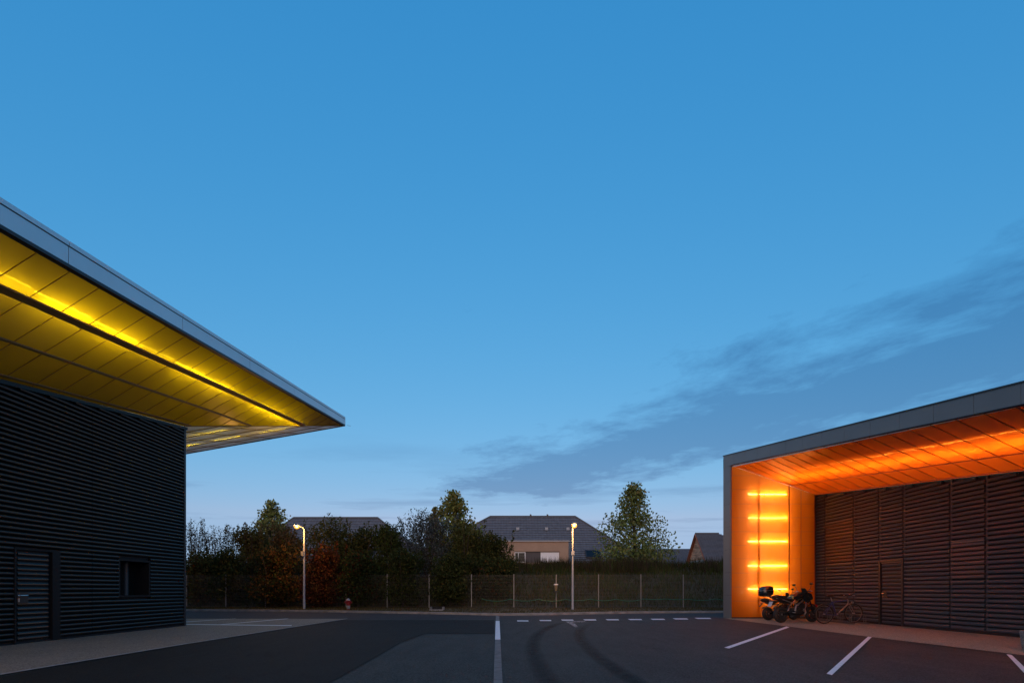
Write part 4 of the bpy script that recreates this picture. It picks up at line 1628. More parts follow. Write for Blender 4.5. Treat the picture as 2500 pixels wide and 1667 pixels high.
sk = MB().hexa([(a.x, a.y - 0.05, a.z + 0.10), (b.x + 0.1, a.y - 0.05, a.z + 0.10), (b.x + 0.1, a.y + 0.10, a.z + 0.0), (a.x, a.y + 0.1, a.z),
                (a.x, b.y - 0.05, b.z + 0.10), (b.x + 0.1, b.y - 0.05, b.z + 0.10), (b.x + 0.1, b.y + 0.1, b.z), (a.x, b.y + 0.1, b.z)]).build('skylight', M_BGLASS, H1R)
f = MB()
f.bar((a.x - 0.04, a.y - 0.06, a.z + 0.12), (a.x - 0.04, b.y - 0.06, b.z + 0.12), 0.09, 0.12)
f.bar((a.x - 0.08, a.y - 0.08, a.z + 0.12), (b.x + 0.1, a.y - 0.08, a.z + 0.12), 0.09, 0.12)
f.build('skylight_frame', M_TRIM, H1R)
# beige annexe in front
AX0, AX1, AYF = -1.2, 5.26, 45.0
AN = thing('flat_roof_annexe', 'beige rendered flat annexe with white shutter, in front of the hip roof', 'building', ((AX0 + AX1) / 2, AYF, 3.0))
sA = F / AYF
ax = lambda px: (px - 1250) / sA
az = lambda py: 1.2 + (HZ - py) / sA
zt_, zb_ = az(1321.5), 2.6
w0a, w0b, w1a, w1b = ax(1256), ax(1283), ax(1319.5), ax(1366)
zwt, zwb = az(1345.5), az(1372.5)
wm = MB()
wm.box(AX0, w0a, AYF, AYF + 0.25, zb_, zt_)
wm.box(w1b, AX1, AYF, AYF + 0.25, zb_, zt_)
wm.box(w0a, w1b, AYF, AYF + 0.25, zwt, zt_)
wm.box(w0a, w1b, AYF, AYF + 0.25, zb_, zwb)
wm.box(AX0, AX1, AYF + 0.25, AYF + 3.2, zb_, zt_ - 0.05)
wm.build('wall', M_BEIGE, AN)
MB().box(AX0 - 0.08, AX1 + 0.10, AYF - 0.10, AYF + 3.2, zt_, zt_ + 0.10).build('coping', mat('pale_coping', (0.42, 0.42, 0.42), 0.6), AN)
MB().box(w0b, w1a, AYF + 0.10, AYF + 0.24, zwb, zwt).build('infill_panel', M_DGREY, AN)
wn1 = MB().box(w0a + 0.06, w0b - 0.06, AYF + 0.14, AYF + 0.18, zwb + 0.07, zwt - 0.10).build('window', M_BGLASS, AN)
f = MB()
f.box(w0a, w0a + 0.07, AYF + 0.08, AYF + 0.2, zwb, zwt - 0.05)
f.box(w0b - 0.07, w0b, AYF + 0.08, AYF + 0.2, zwb, zwt - 0.05)
f.box(w0a + 0.07, w0b - 0.07, AYF + 0.08, AYF + 0.2, zwb, zwb + 0.08)
f.box(w0a + 0.07, w0b - 0.07, AYF + 0.08, AYF + 0.2, zwt - 0.12, zwt - 0.05)
f.box(w0a + 0.34, w0a + 0.39, AYF + 0.10, AYF + 0.2, zwb + 0.08, zwt - 0.12)
f.build('window_frame', M_WHITEP, wn1)
for i in range(6):
    zz = zwb + 0.14 + i * 0.135
    MB().box(w0a + 0.40, w0b - 0.07, AYF + 0.12, AYF + 0.138, zz, zz + 0.05).build('blind_slat', M_DGREY, wn1)
sh = MB().box(w1a + 0.02, w1b - 0.02, AYF + 0.12, AYF + 0.16, zwb, zwt - 0.07).build('roller_shutter', M_WHITEP, AN)
f = MB()
for i in range(9):
    zz = zwb + i * (zwt - 0.07 - zwb) / 9
    f.box(w1a + 0.03, w1b - 0.03, AYF + 0.108, AYF + 0.121, zz + 0.008, zz + 0.10)
o = f.build('shutter_slats', M_WHITEP, sh)
o['kind'] = 'stuff'
dp_ = MB().tube([(AX1 + 0.12, AYF + 0.1, zt_ - 0.1), (AX1 + 0.12, AYF + 0.1, az(1363)), (AX1 + 0.42, AYF + 0.15, az(1366)), (AX1 + 0.42, AYF + 0.15, 2.8)], 0.05, 8)
dp_.build('downpipe', mat('zinc_pipe', (0.16, 0.19, 0.21), 0.4, metal=0.4), AN)

# gabled house on the right
GX, GY0, GYR, GY1, GZE, GZR = 22.8, 56.9, 60.2, 63.5, 4.4, 8.15
H3 = thing('gabled_house', 'house with timber gable and slate roof beside the grey porch leg', 'house', (26, 57, 3.0), 0, 'houses behind the bank')
MB().poly([(GX + 0.35, GY0 + 0.2, 2.9), (GX + 0.35, GY1 - 0.2, 2.9), (GX + 0.35, GY1 - 0.5, GZE + 0.5), (GX + 0.35, GY0 + 0.5, GZE + 0.5)]).box(GX + 0.36, 34, GY0 + 0.4, GY1 - 0.4, 2.9, GZE).build('wall', M_WHITE, H3)
M_TIMB = mat('weathered_timber', (0.60, 0.24, 0.11), 0.85, var=0.55, scale=2.2, stretch=(1, 0.35, 3.0), col2=(0.62, 0.30, 0.16))
n = 17
for i in range(n):
    za = 4.85 + (GZR - 0.1 - 4.85) * i / n
    zb2 = 4.85 + (GZR - 0.1 - 4.85) * (i + 1) / n - 0.02
    hw = lambda z: (GYR - GY0) * (GZR - z) / (GZR - GZE + 0.0001)
    ha, hb = hw(max(za, GZE)) - 0.12, hw(max(zb2, GZE)) - 0.12
    if hb > 0.08:
        dx = 0.012 * (i % 3)
        MB().hexa([(GX + 0.26 - dx, GYR - ha, za), (GX + 0.34, GYR - ha, za), (GX + 0.34, GYR + ha, za), (GX + 0.26 - dx, GYR + ha, za),
                   (GX + 0.27 - dx, GYR - hb, zb2), (GX + 0.34, GYR - hb, zb2), (GX + 0.34, GYR + hb, zb2), (GX + 0.27 - dx, GYR + hb, zb2)]).build('plank', M_TIMB, H3)
mb = MB()
tiled(mb, (GX, GY0, GZE), (34, GY0, GZE), (GX, GYR, GZR), (25.7, GYR, GZR), 24)
tiled(mb, (34, GY1, GZE), (GX, GY1, GZE), (25.7, GYR, GZR), (GX, GYR, GZR), 24)
r3 = mb.build('roof', M_TILE2, H3)
mb = MB()
tiled(mb, (25.7, GY0 + 0.5, 4.9), (40, GY0 + 0.5, 4.9), (25.7, GYR, GZR - 0.34), (40, GYR, GZR - 0.34), 20)
mb.build('lower_roof', M_TILE2, H3)
M_REDB = mat('red_bargeboard', (0.30, 0.11, 0.06), 0.7, var=0.2, scale=3)
bb = MB()
for s_, ye in ((1, GY0), (-1, GY1)):
    bb.bar((GX + 0.03, ye, GZE - 0.06), (GX + 0.03, GYR, GZR - 0.06), 0.05, 0.24, up=(1, 0, 0))
bb.build('bargeboard', M_REDB, H3)
bb = MB()
bb.hexa([(GX + 0.06, GY0, GZE - 0.16), (GX + 0.33, GY0, GZE - 0.16), (GX + 0.33, GYR, GZR - 0.18), (GX + 0.06, GYR, GZR - 0.18),
         (GX + 0.06, GY0, GZE - 0.10), (GX + 0.33, GY0, GZE - 0.10), (GX + 0.33, GYR, GZR - 0.12), (GX + 0.06, GYR, GZR - 0.12)])
bb.hexa([(GX + 0.06, GYR, GZR - 0.18), (GX + 0.33, GYR, GZR - 0.18), (GX + 0.33, GY1, GZE - 0.16), (GX + 0.06, GY1, GZE - 0.16),
         (GX + 0.06, GYR, GZR - 0.12), (GX + 0.33, GYR, GZR - 0.12), (GX + 0.33, GY1, GZE - 0.10), (GX + 0.06, GY1, GZE - 0.10)])
bb.build('verge_soffit', M_REDB, H3)
MB().tube([(GX, GYR, GZR + 0.05), (25.75, GYR, GZR + 0.05)], 0.09, 6).build('ridge_tiles', M_RIDGE, r3)
# long low house further back
H4 = thing('low_house', 'distant low house with dark roof and white wall behind the lone pointed tree', 'house', (22, 68, 3.0), 0, 'houses behind the bank')
mb = MB()
tiled(mb, (15.5, 68, 4.75), (29, 68, 4.75), (15.5, 72, 7.28), (29, 72, 7.28), 16)
tiled(mb, (29, 76, 4.75), (15.5, 76, 4.75), (29, 72, 7.28), (15.5, 72, 7.28), 16)
mb.build('roof', M_TILE2, H4)
MB().box(16, 28.6, 68.5, 75.5, 2.9, 4.8).build('wall', M_WHITE, H4)

# ------------------------------------------------------------------ street lamps
M_LAMP = emit_mat('sodium_lamp', (1.0, 0.60, 0.22), 14.0)


def bowl_mat():
    m = bpy.data.materials.new('lamp_bowl')
    N, L = nodes(m)
    N.remove(N['Principled BSDF'])
    e = N.new('ShaderNodeEmission')
    e.inputs[0].default_value = (1.0, 0.33, 0.035, 1)
    e.inputs[1].default_value = 3.2
    x = N.new('ShaderNodeBsdfTransparent')
    mx = N.new('ShaderNodeMixShader')
    mx.inputs[0].default_value = 0.45
    L.new(e.outputs[0], mx.inputs[1])
    L.new(x.outputs[0], mx.inputs[2])
    L.new(mx.outputs[0], N['Material Output'].inputs[0])
    return m


M_BOWL = bowl_mat()


def street_lamp(label, x, y, h, box):
    z0 = terrain_z(x, y)
    t = thing('street_lamp', label, 'street lamp', (x, y, z0), 0, 'street lamps along the road')
    MB().tube([(x, y, z0 - 0.1), (x, y, z0 + 0.9), (x, y, z0 + h * 0.62), (x, y, z0 + h)], [0.062, 0.058, 0.046, 0.036], 14).build('pole', M_POLE, t, smooth=True)
    zc_ = z0 + h * 0.69
    c = MB()
    if box:
        c.box(x - 0.135, x - 0.005, y - 0.12, y + 0.06, zc_ - 0.12, zc_ + 0.12)
        c.box(x - 0.005, x + 0.055, y - 0.055, y + 0.055, zc_ - 0.11, zc_ + 0.11)
    else:
        c.lathe([(0.048, zc_ - 0.12), (0.062, zc_ - 0.10), (0.062, zc_ + 0.10), (0.048, zc_ + 0.12)], (x, y, 0), 'z', 14)
        c.box(x - 0.075, x - 0.03, y - 0.09, y - 0.03, zc_ - 0.11, zc_ + 0.09)
        c.box(x + 0.03, x + 0.075, y - 0.09, y - 0.03, zc_ - 0.11, zc_ + 0.09)
    c.build('control_box' if box else 'collar', M_STEEL, t)
    hx = x - (0.10 if box else 0.0)
    MB().tube([(x, y, z0 + h - 0.02), (x * 0.5 + hx * 0.5, y - 0.12, z0 + h + 0.07), (hx, y - 0.44, z0 + h + 0.10)], 0.030, 8).build('arm', M_POLE, t, smooth=True)
    hdm = MB()
    hdm.loft([(-0.34, 0, 0.0, 0.03, 0.02), (-0.30, 0, 0.01, 0.09, 0.045), (-0.10, 0, 0.02, 0.14, 0.06), (0.12, 0, 0.02, 0.135, 0.06), (0.26, 0, 0.015, 0.09, 0.045), (0.31, 0, 0.01, 0.04, 0.03)], 16)
    hdm.v = [(hx + v[1], y - 0.70 + v[0], z0 + h + 0.11 + v[2]) for v in hdm.v]
    hdm.f = [q[::-1] for q in hdm.f]
    head = hdm.build('lamp_head', M_POLE, t, smooth=True)
    def ball(rx, rz, dz):
        q = MB().loft([(rx * 0.95 * math.cos(math.pi * (1 - k / 10)), 0, dz, 0.002 + rx * math.sin(math.pi * k / 10), 0.002 + rz * math.sin(math.pi * k / 10)) for k in range(11)], 16, 2.0)
        q.v = [(hx + v[1], y - 0.70 + v[0], z0 + h + 0.075 + v[2]) for v in q.v]
        return q
    ball(0.135, 0.115, -0.05).build('lens', M_BOWL, head, smooth=True)
    ball(0.062, 0.055, -0.05).build('bulb', M_LAMP, head, smooth=True)
    li = bpy.data.objects.new('lamp_light', bpy.data.lights.new('lamp_light', 'POINT'))
    li.data.energy = 260.0
    li.data.color = (1.0, 0.45, 0.12)
    li.data.shadow_soft_size = 0.09
    COL.objects.link(li)
    li.location = (hx, y - 0.70, z0 + h - 0.20)
    adopt(li, t)


street_lamp('lit street lamp with square control box, in front of the hedge', -11.65, 27.1, 4.50, True)
street_lamp('lit street lamp with round collar, in front of the beige house', 3.26, 26.0, 4.38, False)

# ------------------------------------------------------------------ mesh fence
FN = thing('mesh_fence', 'welded wire mesh fence with slim posts along the foot of the bank', 'fence', (0, 27.9, 0.15))
PH = 1.90


xs_f = [(1668 - 1250) / F * 27.9 - 2.443 * k for k in range(-7, 13)][::-1]
pm = MB().box(-0.024, 0.024, -0.025, 0.025, 0, PH + 0.06).mesh('post')
wire = MB()
PWD = 2.443
nvw = 48
for k in range(nvw):
    xx = 0.035 + (PWD - 0.07) * k / (nvw - 1)
    wire.bar((xx, 0, 0.04), (xx, 0, PH), 0.0055, 0.0055, up=(0, 1, 0))
for zz in (0.06, 0.26, 0.46, 0.66, 0.86, 1.06, 1.26, 1.46, 1.66, 1.80, 1.88):
    wire.bar((0.03, -0.006, zz), (PWD - 0.03, -0.006, zz), 0.0065, 0.0065)
wme = wire.mesh('mesh_panel')
M_WIRE = mat('dull_wire', (0.085, 0.075, 0.065), 0.6, metal=0.2)
M_POST = mat('fence_post', (0.20, 0.195, 0.19), 0.5, metal=0.3)
M_RACK = mat('dull_galvanised', (0.12, 0.12, 0.12), 0.5, metal=0.5)
for i, x in enumerate(xs_f):
    y = FENCE_Y(x)
    z = terrain_z(x, y - 0.01)
    place(pm, 'post', M_POST, FN, (x, y, z - 0.03))
    if i + 1 < len(xs_f):
        x2 = xs_f[i + 1]
        y2 = FENCE_Y(x2)
        o = place(wme, 'mesh_panel', M_WIRE, FN, (x, y - 0.03, z), (1, 1, 1), (0, 0, math.atan2(y2 - y, x2 - x)))
        o['kind'] = 'stuff'

# green hose looped along the fence
hs = []
pk = [1176, 1245, 1314, 1380, 1440, 1504, 1571, 1624, 1679, 1746, 1800]
yy_pk = [1461, 1461.5, 1462, 1462, 1461.5, 1461.5, 1461, 1461, 1461.5, 1461, 1461]
sag = [5.5, 4.5, 4.5, 3.8, 4.0, 5.0, 1.6, 1.6, 3.4, 3.0]
for i in range(len(pk) - 1):
    for j in range(8):
        t_ = j / 8
        px = pk[i] + (pk[i + 1] - pk[i]) * t_
        py = yy_pk[i] + (yy_pk[i + 1] - yy_pk[i]) * t_ + sag[i] * 4 * t_ * (1 - t_) * (0.9 + 0.2 * t_)
        d = 27.80
        hs.append(((px - 1250) / F * d, d, 1.2 - (py - HZ) / F * d))
hose = MB().tube(hs, 0.019, 6).build('garden_hose', mat('green_hose', (0.012, 0.115, 0.062), 0.4), smooth=True)
tag(hose, 'green hose hanging in shallow loops along the wire fence', 'hose')
# cone-shaped container on a fence post
xk = (1357 - 1250) / F * 27.76
fd = thing('hanging_container', 'small cone-shaped container with white cap and dark base on fence post', 'container', (xk, 27.74, 0.9))
zc0 = 1.2 - (1444.5 - HZ) / F * 27.74
MB().lathe([(0.10, zc0), (0.13, zc0 + 0.01), (0.13, zc0 + 0.045), (0.06, zc0 + 0.06)], (xk, 27.70, 0), 'z', 16).build('base', M_BLKPLAS, fd)
MB().lathe([(0.05, zc0 + 0.06), (0.075, zc0 + 0.16), (0.115, zc0 + 0.36), (0.12, zc0 + 0.40)], (xk, 27.70, 0), 'z', 16).build('funnel', mat('amber_plastic', (0.20, 0.16, 0.10), 0.4), fd, smooth=True)
MB().lathe([(0.125, zc0 + 0.40), (0.130, zc0 + 0.41), (0.125, zc0 + 0.465), (0.05, zc0 + 0.475)], (xk, 27.70, 0), 'z', 16).build('cap', mat('white_cap', (0.75, 0.73, 0.68), 0.5), fd)

# fire hydrant
hx, hy = -8.8, 26.0
hz = terrain_z(hx, hy)
HYD = thing('fire_hydrant', 'red fire hydrant with white lower barrel at the foot of the hedge', 'hydrant', (hx, hy, hz))
M_RED = mat('hydrant_red', (0.26, 0.012, 0.014), 0.4, var=0.2, scale=9)
M_HWH = mat('hydrant_white', (0.30, 0.29, 0.30), 0.5, var=0.2, scale=12)
MB().lathe([(0.13, hz - 0.02), (0.13, hz + 0.03), (0.09, hz + 0.04), (0.09, hz + 0.07)], (hx, hy, 0), 'z', 16).build('flange', M_RED, HYD)
MB().lathe([(0.085, hz + 0.07), (0.10, hz + 0.12), (0.11, hz + 0.22), (0.115, hz + 0.28)], (hx, hy, 0), 'z', 16).build('barrel', M_HWH, HYD, smooth=True)
MB().lathe([(0.115, hz + 0.28), (0.13, hz + 0.36), (0.135, hz + 0.50), (0.15, hz + 0.52), (0.15, hz + 0.58), (0.11, hz + 0.60)], (hx, hy, 0), 'z', 16).build('body', M_RED, HYD, smooth=True)
MB().lathe([(0.12, hz + 0.60), (0.115, hz + 0.65), (0.08, hz + 0.69), (0.03, hz + 0.71), (0.03, hz + 0.74), (0.0, hz + 0.74)], (hx, hy, 0), 'z', 16).build('bonnet', M_HWH, HYD, smooth=True)
for s_ in (-1, 1):
    MB().lathe([(0.05, s_ * 0.11), (0.05, s_ * 0.18), (0.06, s_ * 0.185), (0.06, s_ * 0.215), (0.02, s_ * 0.22)], (hx, hy, hz + 0.47), 'x', 12).build('outlet', M_RED, HYD)
MB().lathe([(0.06, -0.11), (0.06, -0.17), (0.07, -0.175), (0.07, -0.20), (0.02, -0.205)], (hx, hy, hz + 0.42), 'y', 12).build('outlet', M_RED, HYD)

HYD.scale = (0.86, 0.86, 0.86)

# roadside drain
q0, q1 = (1048 - 1250) / F * 25.0, (1082 - 1250) / F * 25.0
DR = thing('roadside_drain', 'concrete drain inlet with dark mouth in the verge below the hedge', 'drain', ((q0 + q1) / 2, 25.1, 0.1))
MB().box(q0, q1, 24.95, 25.10, 0.05, 0.18).build('sill', M_EDGE, DR)
MB().box(q0, q0 + 0.07, 25.102, 25.5, 0.05, 0.30).box(q1 - 0.07, q1, 25.102, 25.5, 0.05, 0.30).build('side_wall', M_KERB, DR)
MB().box(q0 + 0.075, q1 - 0.075, 25.45, 25.5, 0.05, 0.29).build('back_wall', M_BLACK, DR)

# ------------------------------------------------------------------ planter at the right edge
bx0, by0 = 10.0, 8.95
PLN = thing('concrete_planter', 'low exposed-aggregate concrete planter on the right pavement at the picture edge', 'planter', (bx0 + 0.3, by0 + 0.3, 0.014))
M_AGG = ground_mat('aggregate_concrete', (0.20, 0.19, 0.18), 1.3, 85.0, big=0.15, rough=0.9, bump=1.0)
o = MB().hexa([(bx0 + 0.03, by0 + 0.03, 0.012), (bx0 + 0.57, by0 + 0.03, 0.012), (bx0 + 0.57, by0 + 0.57, 0.012), (bx0 + 0.03, by0 + 0.57, 0.012),
               (bx0, by0, 0.40), (bx0 + 0.6, by0, 0.40), (bx0 + 0.6, by0 + 0.6, 0.40), (bx0, by0 + 0.6, 0.40)]).build('tub', M_AGG, PLN, bevel=0.02)
MB().box(bx0 + 0.06, bx0 + 0.54, by0 + 0.06, by0 + 0.54, 0.401, 0.408).build('soil', M_SOIL, PLN)


# ------------------------------------------------------------------ motorcycles
M_TANK = mat('charcoal_metallic', (0.030, 0.029, 0.028), 0.2, metal=0.5, coat=0.7)
M_YELA = mat('acid_yellow', (0.22, 0.20, 0.02), 0.35)
M_ORA = mat('orange_reflector', (0.45, 0.10, 0.02), 0.3)
M_REDL = mat('red_lens', (0.30, 0.01, 0.01), 0.2)
M_MIRR = mat('mirror_glass', (0.75, 0.80, 0.85), 0.03, metal=1.0)
M_PLATE = mat('number_plate', (0.40, 0.44, 0.50), 0.4)
M_DISC = mat('disc_steel', (0.10, 0.10, 0.10), 0.35, metal=0.8)
M_BIKEM = mat('bicycle_metal', (0.16, 0.155, 0.15), 0.4, metal=0.6)
M_SEAT = mat('seat_vinyl', (0.012, 0.012, 0.012), 0.55)
M_SPRING = mat('shock_spring', (0.40, 0.17, 0.02), 0.35)


def moto_wheel(t, x, r, tyre, rim_m, disc=0.15):
    w = MB().torus((x, 0, r), r - tyre, tyre, 40, 12, 'y', 1.05).build('wheel', M_RUBBER, t, True, smooth=True)
    MB().torus((x, 0, r), r - tyre * 1.85, 0.016, 36, 8, 'y', 2.2).build('rim', rim_m, w, True, smooth=True)
    hb = MB().lathe([(0.03, -0.085), (0.045, -0.05), (0.045, 0.05), (0.03, 0.085)], (x, 0, r), 'y', 14)
    hb.build('hub', M_ALU, w, True, smooth=True)
    for k in range(5):
        a = 2 * math.pi * k / 5 + 0.3
        d = Vector((math.cos(a), 0, math.sin(a)))
        c = Vector((x, 0, r))
        MB().bar(c + d * 0.04, c + d * (r - tyre * 1.8), 0.03, 0.022, up=(0, 1, 0)).build('spoke', M_BLKPAINT, w, True)
    MB().lathe([(disc * 0.6, -0.072), (disc, -0.072), (disc, -0.067), (disc * 0.6, -0.067)], (x, 0, r), 'y', 24).build('brake_disc', M_DISC, w, True)
    return w


def motorcycle(label, loc, rz, lean, case=True, scale=1.0, yellow=True, spring=False):
    t = thing('motorcycle', label, 'motorcycle', loc, rz, 'motorcycles parked in the orange porch')
    t.rotation_euler = (R(lean), 0, rz)
    t.scale = (scale,) * 3
    r = 0.297
    moto_wheel(t, 0.0, r, 0.082, M_YELA if yellow else M_BLKPAINT)
    moto_wheel(t, 1.41, r, 0.064, M_BLKPAINT, 0.155)
    # swingarm, frame
    sw = MB()
    for s in (-1, 1):
        sw.bar((0.0, s * 0.105, r), (0.52, s * 0.11, 0.40), 0.03, 0.065)
    sw.build('swingarm', M_BLKPAINT, t, True)
    fm = MB()
    for s in (-1, 1):
        fm.tube([(0.50, s * 0.15, 0.42), (0.56, s * 0.16, 0.62), (0.80, s * 0.16, 0.74), (1.14, s * 0.06, 0.92)], 0.024, 8)
        fm.tube([(1.12, s * 0.06, 0.86), (1.02, s * 0.13, 0.58), (0.90, s * 0.14, 0.40)], 0.018, 8)
        fm.tube([(0.56, s * 0.14, 0.66), (0.10, s * 0.12, 0.80), (-0.26, s * 0.08, 0.88)], 0.017, 8)
    fm.build('frame', M_ALU if yellow else M_BLKPAINT, t, True, smooth=True)
    # engine
    en = MB().loft([(0.50, 0, 0.42, 0.10, 0.10), (0.56, 0, 0.41, 0.17, 0.15), (0.74, 0, 0.39, 0.19, 0.16), (0.92, 0, 0.40, 0.16, 0.13), (0.98, 0, 0.42, 0.10, 0.09)], 14, 4).build('engine', M_ENGINE, t, True, smooth=True)
    MB().loft([(0.74, 0, 0.60, 0.13, 0.09), (0.80, 0, 0.62, 0.15, 0.13), (0.95, 0, 0.60, 0.15, 0.12), (1.02, 0, 0.56, 0.12, 0.08)], 12, 4).build('cylinder_block', M_ENGINE, en, True, smooth=True)
    for s in (-1, 1):
        MB().lathe([(0.095, s * 0.17), (0.09, s * 0.205), (0.04, s * 0.215)], (0.68, 0, 0.40), 'y', 18).build('crankcase_cover', M_BLKPLAS, en, True, smooth=True)
        MB().lathe([(0.05, s * 0.17), (0.045, s * 0.20), (0.02, s * 0.205)], (0.88, 0, 0.44), 'y', 14).build('generator_cap', M_ALU, en, True, smooth=True)
    ex = MB().tube([(1.00, -0.08, 0.52), (1.04, -0.09, 0.36), (0.94, -0.09, 0.22), (0.72, -0.09, 0.20), (0.52, -0.10, 0.21)], 0.026, 10).build('exhaust_pipe', M_ALU, t, True, smooth=True)
    MB().loft([(0.36, -0.13, 0.22, 0.035, 0.04), (0.40, -0.12, 0.22, 0.07, 0.06), (0.66, -0.10, 0.20, 0.085, 0.065), (0.74, -0.09, 0.20, 0.04, 0.04)], 12).build('silencer', M_BLKPLAS, ex, True, smooth=True)
    MB().tube([(0.30, -0.17, 0.24), (0.40, -0.14, 0.235)], 0.035, 12).build('exhaust_tip', M_CHROME, ex, True)
    # tank and shrouds
    tk = MB().loft([(0.42, 0, 0.84, 0.09, 0.05), (0.50, 0, 0.90, 0.13, 0.10), (0.64, 0, 0.96, 0.17, 0.13), (0.82, 0, 0.99, 0.185, 0.13), (0.98, 0, 0.98, 0.17, 0.11), (1.08, 0, 0.96, 0.11, 0.07), (1.12, 0, 0.95, 0.05, 0.04)], 16, 2.5).build('fuel_tank', M_TANK, t, True, smooth=True)
    MB().lathe([(0.035, 0.0), (0.035, 0.02), (0.0, 0.024)], (0.80, 0, 1.115), 'z', 14).build('filler_cap', M_ALU, tk, True)
    if yellow:
        MB().loft([(0.445, 0, 0.865, 0.108, 0.062), (0.470, 0, 0.885, 0.124, 0.082), (0.485, 0, 0.893, 0.129, 0.090)], 14, 2.5).build('tank_stripe', M_YELA, tk, True, smooth=True)
    for s in (-1, 1):
        MB().hexa([(0.86, s * 0.165, 0.80), (1.16, s * 0.12, 0.66), (1.20, s * 0.09, 0.72), (1.00, s * 0.15, 0.86),
                   (0.88, s * 0.195, 0.98), (1.28, s * 0.13, 0.90), (1.26, s * 0.11, 0.98), (1.00, s * 0.18, 1.03)]).build('shroud', M_TANK, t, True, bevel=0.012)
        MB().loft([(1.04, s * 0.16, 0.66, 0.012, 0.02), (1.09, s * 0.165, 0.67, 0.022, 0.03), (1.15, s * 0.16, 0.68, 0.012, 0.02)], 10).build('indicator', M_CHROME, t, True, smooth=True)
        MB().tube([(0.60, s * 0.17, 0.60), (0.84, s * 0.17, 0.80)], 0.017, 8).build('frame_brace', M_ALU, t, True)
        MB().tube([(0.40, s * 0.14, 0.36), (0.40, s * 0.25, 0.355)], 0.014, 8).build('footpeg', M_ALU, t, True)
    MB().box(1.06, 1.09, -0.14, 0.14, 0.42, 0.70).build('radiator', M_BLKPLAS, t, True)
    # seat and tail
    MB().loft([(-0.24, 0, 0.94, 0.07, 0.03), (-0.16, 0, 0.95, 0.11, 0.05), (0.04, 0, 0.90, 0.125, 0.055), (0.18, 0, 0.85, 0.13, 0.055), (0.36, 0, 0.81, 0.13, 0.06), (0.48, 0, 0.83, 0.10, 0.06), (0.54, 0, 0.86, 0.06, 0.04)], 14, 3).build('seat', M_SEAT, t, True, smooth=True)
    tl = MB().loft([(-0.40, 0, 0.93, 0.04, 0.02), (-0.34, 0, 0.92, 0.08, 0.045), (-0.10, 0, 0.85, 0.12, 0.07), (0.16, 0, 0.77, 0.13, 0.085), (0.34, 0, 0.72, 0.11, 0.06), (0.40, 0, 0.70, 0.06, 0.03)], 14, 3).build('tail', M_BLKPLAS, t, True, smooth=True)
    MB().loft([(-0.43, 0, 0.92, 0.05, 0.015), (-0.40, 0, 0.92, 0.06, 0.025), (-0.37, 0, 0.92, 0.05, 0.02)], 10).build('tail_light', M_REDL, tl, True)
    MB().bar((-0.22, 0, 0.83), (-0.44, 0, 0.62), 0.05, 0.03).build('plate_holder', M_BLKPLAS, t, True)
    if case:
        MB().bar((-0.385, 0, 0.76), (-0.48, 0, 0.59), 0.16, 0.012, up=(1, 0, 0.5)).build('number_plate', M_PLATE, t, True)
    for s in (-1, 1):
        MB().tube([(-0.30, s * 0.03, 0.80), (-0.31, s * 0.17, 0.80)], 0.018, 8).build('rear_indicator', M_ORA, t, True)
    hg = MB().loft([(-0.28, 0, 0.53, 0.06, 0.01), (-0.16, 0, 0.60, 0.085, 0.02), (0.06, 0, 0.635, 0.09, 0.02), (0.24, 0, 0.60, 0.08, 0.015)], 10)
    hg.build('rear_mudguard', M_BLKPLAS, t, True, smooth=True)
    sh_ = MB().tube([(0.14, -0.13, 0.42), (0.30, -0.12, 0.70)], 0.022, 8)
    for k in range(7):
        q = k / 6
        sh_.torus((0.15 + 0.13 * q, -0.13, 0.45 + 0.21 * q), 0.036, 0.008, 12, 6, 'z')
    sh_.build('shock_absorber', M_SPRING if spring else M_BLKPAINT, t, True)
    if case:
        cs = MB().loft([(-0.84, 0, 1.10, 0.08, 0.09), (-0.80, 0, 1.10, 0.15, 0.15), (-0.70, 0, 1.12, 0.19, 0.185), (-0.52, 0, 1.14, 0.20, 0.19), (-0.42, 0, 1.15, 0.17, 0.16), (-0.38, 0, 1.14, 0.10, 0.11)], 18, 3.6).build('top_case', M_BLKPAINT, t, True, smooth=True)
        MB().loft([(-0.845, 0, 1.145, 0.07, 0.008), (-0.81, 0, 1.145, 0.150, 0.008), (-0.70, 0, 1.15, 0.194, 0.008), (-0.52, 0, 1.155, 0.204, 0.008), (-0.40, 0, 1.155, 0.16, 0.008)], 18, 3.6).build('case_seam', M_ALU, cs, True, smooth=True)
        MB().loft([(-0.83, 0, 1.02, 0.06, 0.015), (-0.825, 0, 1.02, 0.09, 0.02), (-0.79, 0, 1.02, 0.11, 0.015)], 12).build('case_reflector', M_REDL, cs, True)
        rk = MB()
        for s in (-1, 1):
            rk.tube([(-0.02, s * 0.10, 0.86), (-0.28, s * 0.10, 0.95), (-0.62, s * 0.10, 0.945)], 0.012, 6)
        rk.build('luggage_rack', M_BLKPLAS, t, True)
    # front end
    fk = MB()
    for s in (-1, 1):
        fk.tube([(1.41, s * 0.095, r), (1.30, s * 0.095, 0.62), (1.17, s * 0.095, 1.02)], [0.030, 0.028, 0.024], 10)
    fk.build('fork', M_BLKPAINT, t, True, smooth=True)
    MB().loft([(1.17, 0, 0.56, 0.045, 0.02), (1.28, 0, 0.632, 0.075, 0.02), (1.42, 0, 0.645, 0.08, 0.02), (1.56, 0, 0.60, 0.075, 0.02), (1.64, 0, 0.54, 0.05, 0.015)], 12).build('front_mudguard', M_BLKPAINT, t, True, smooth=True)
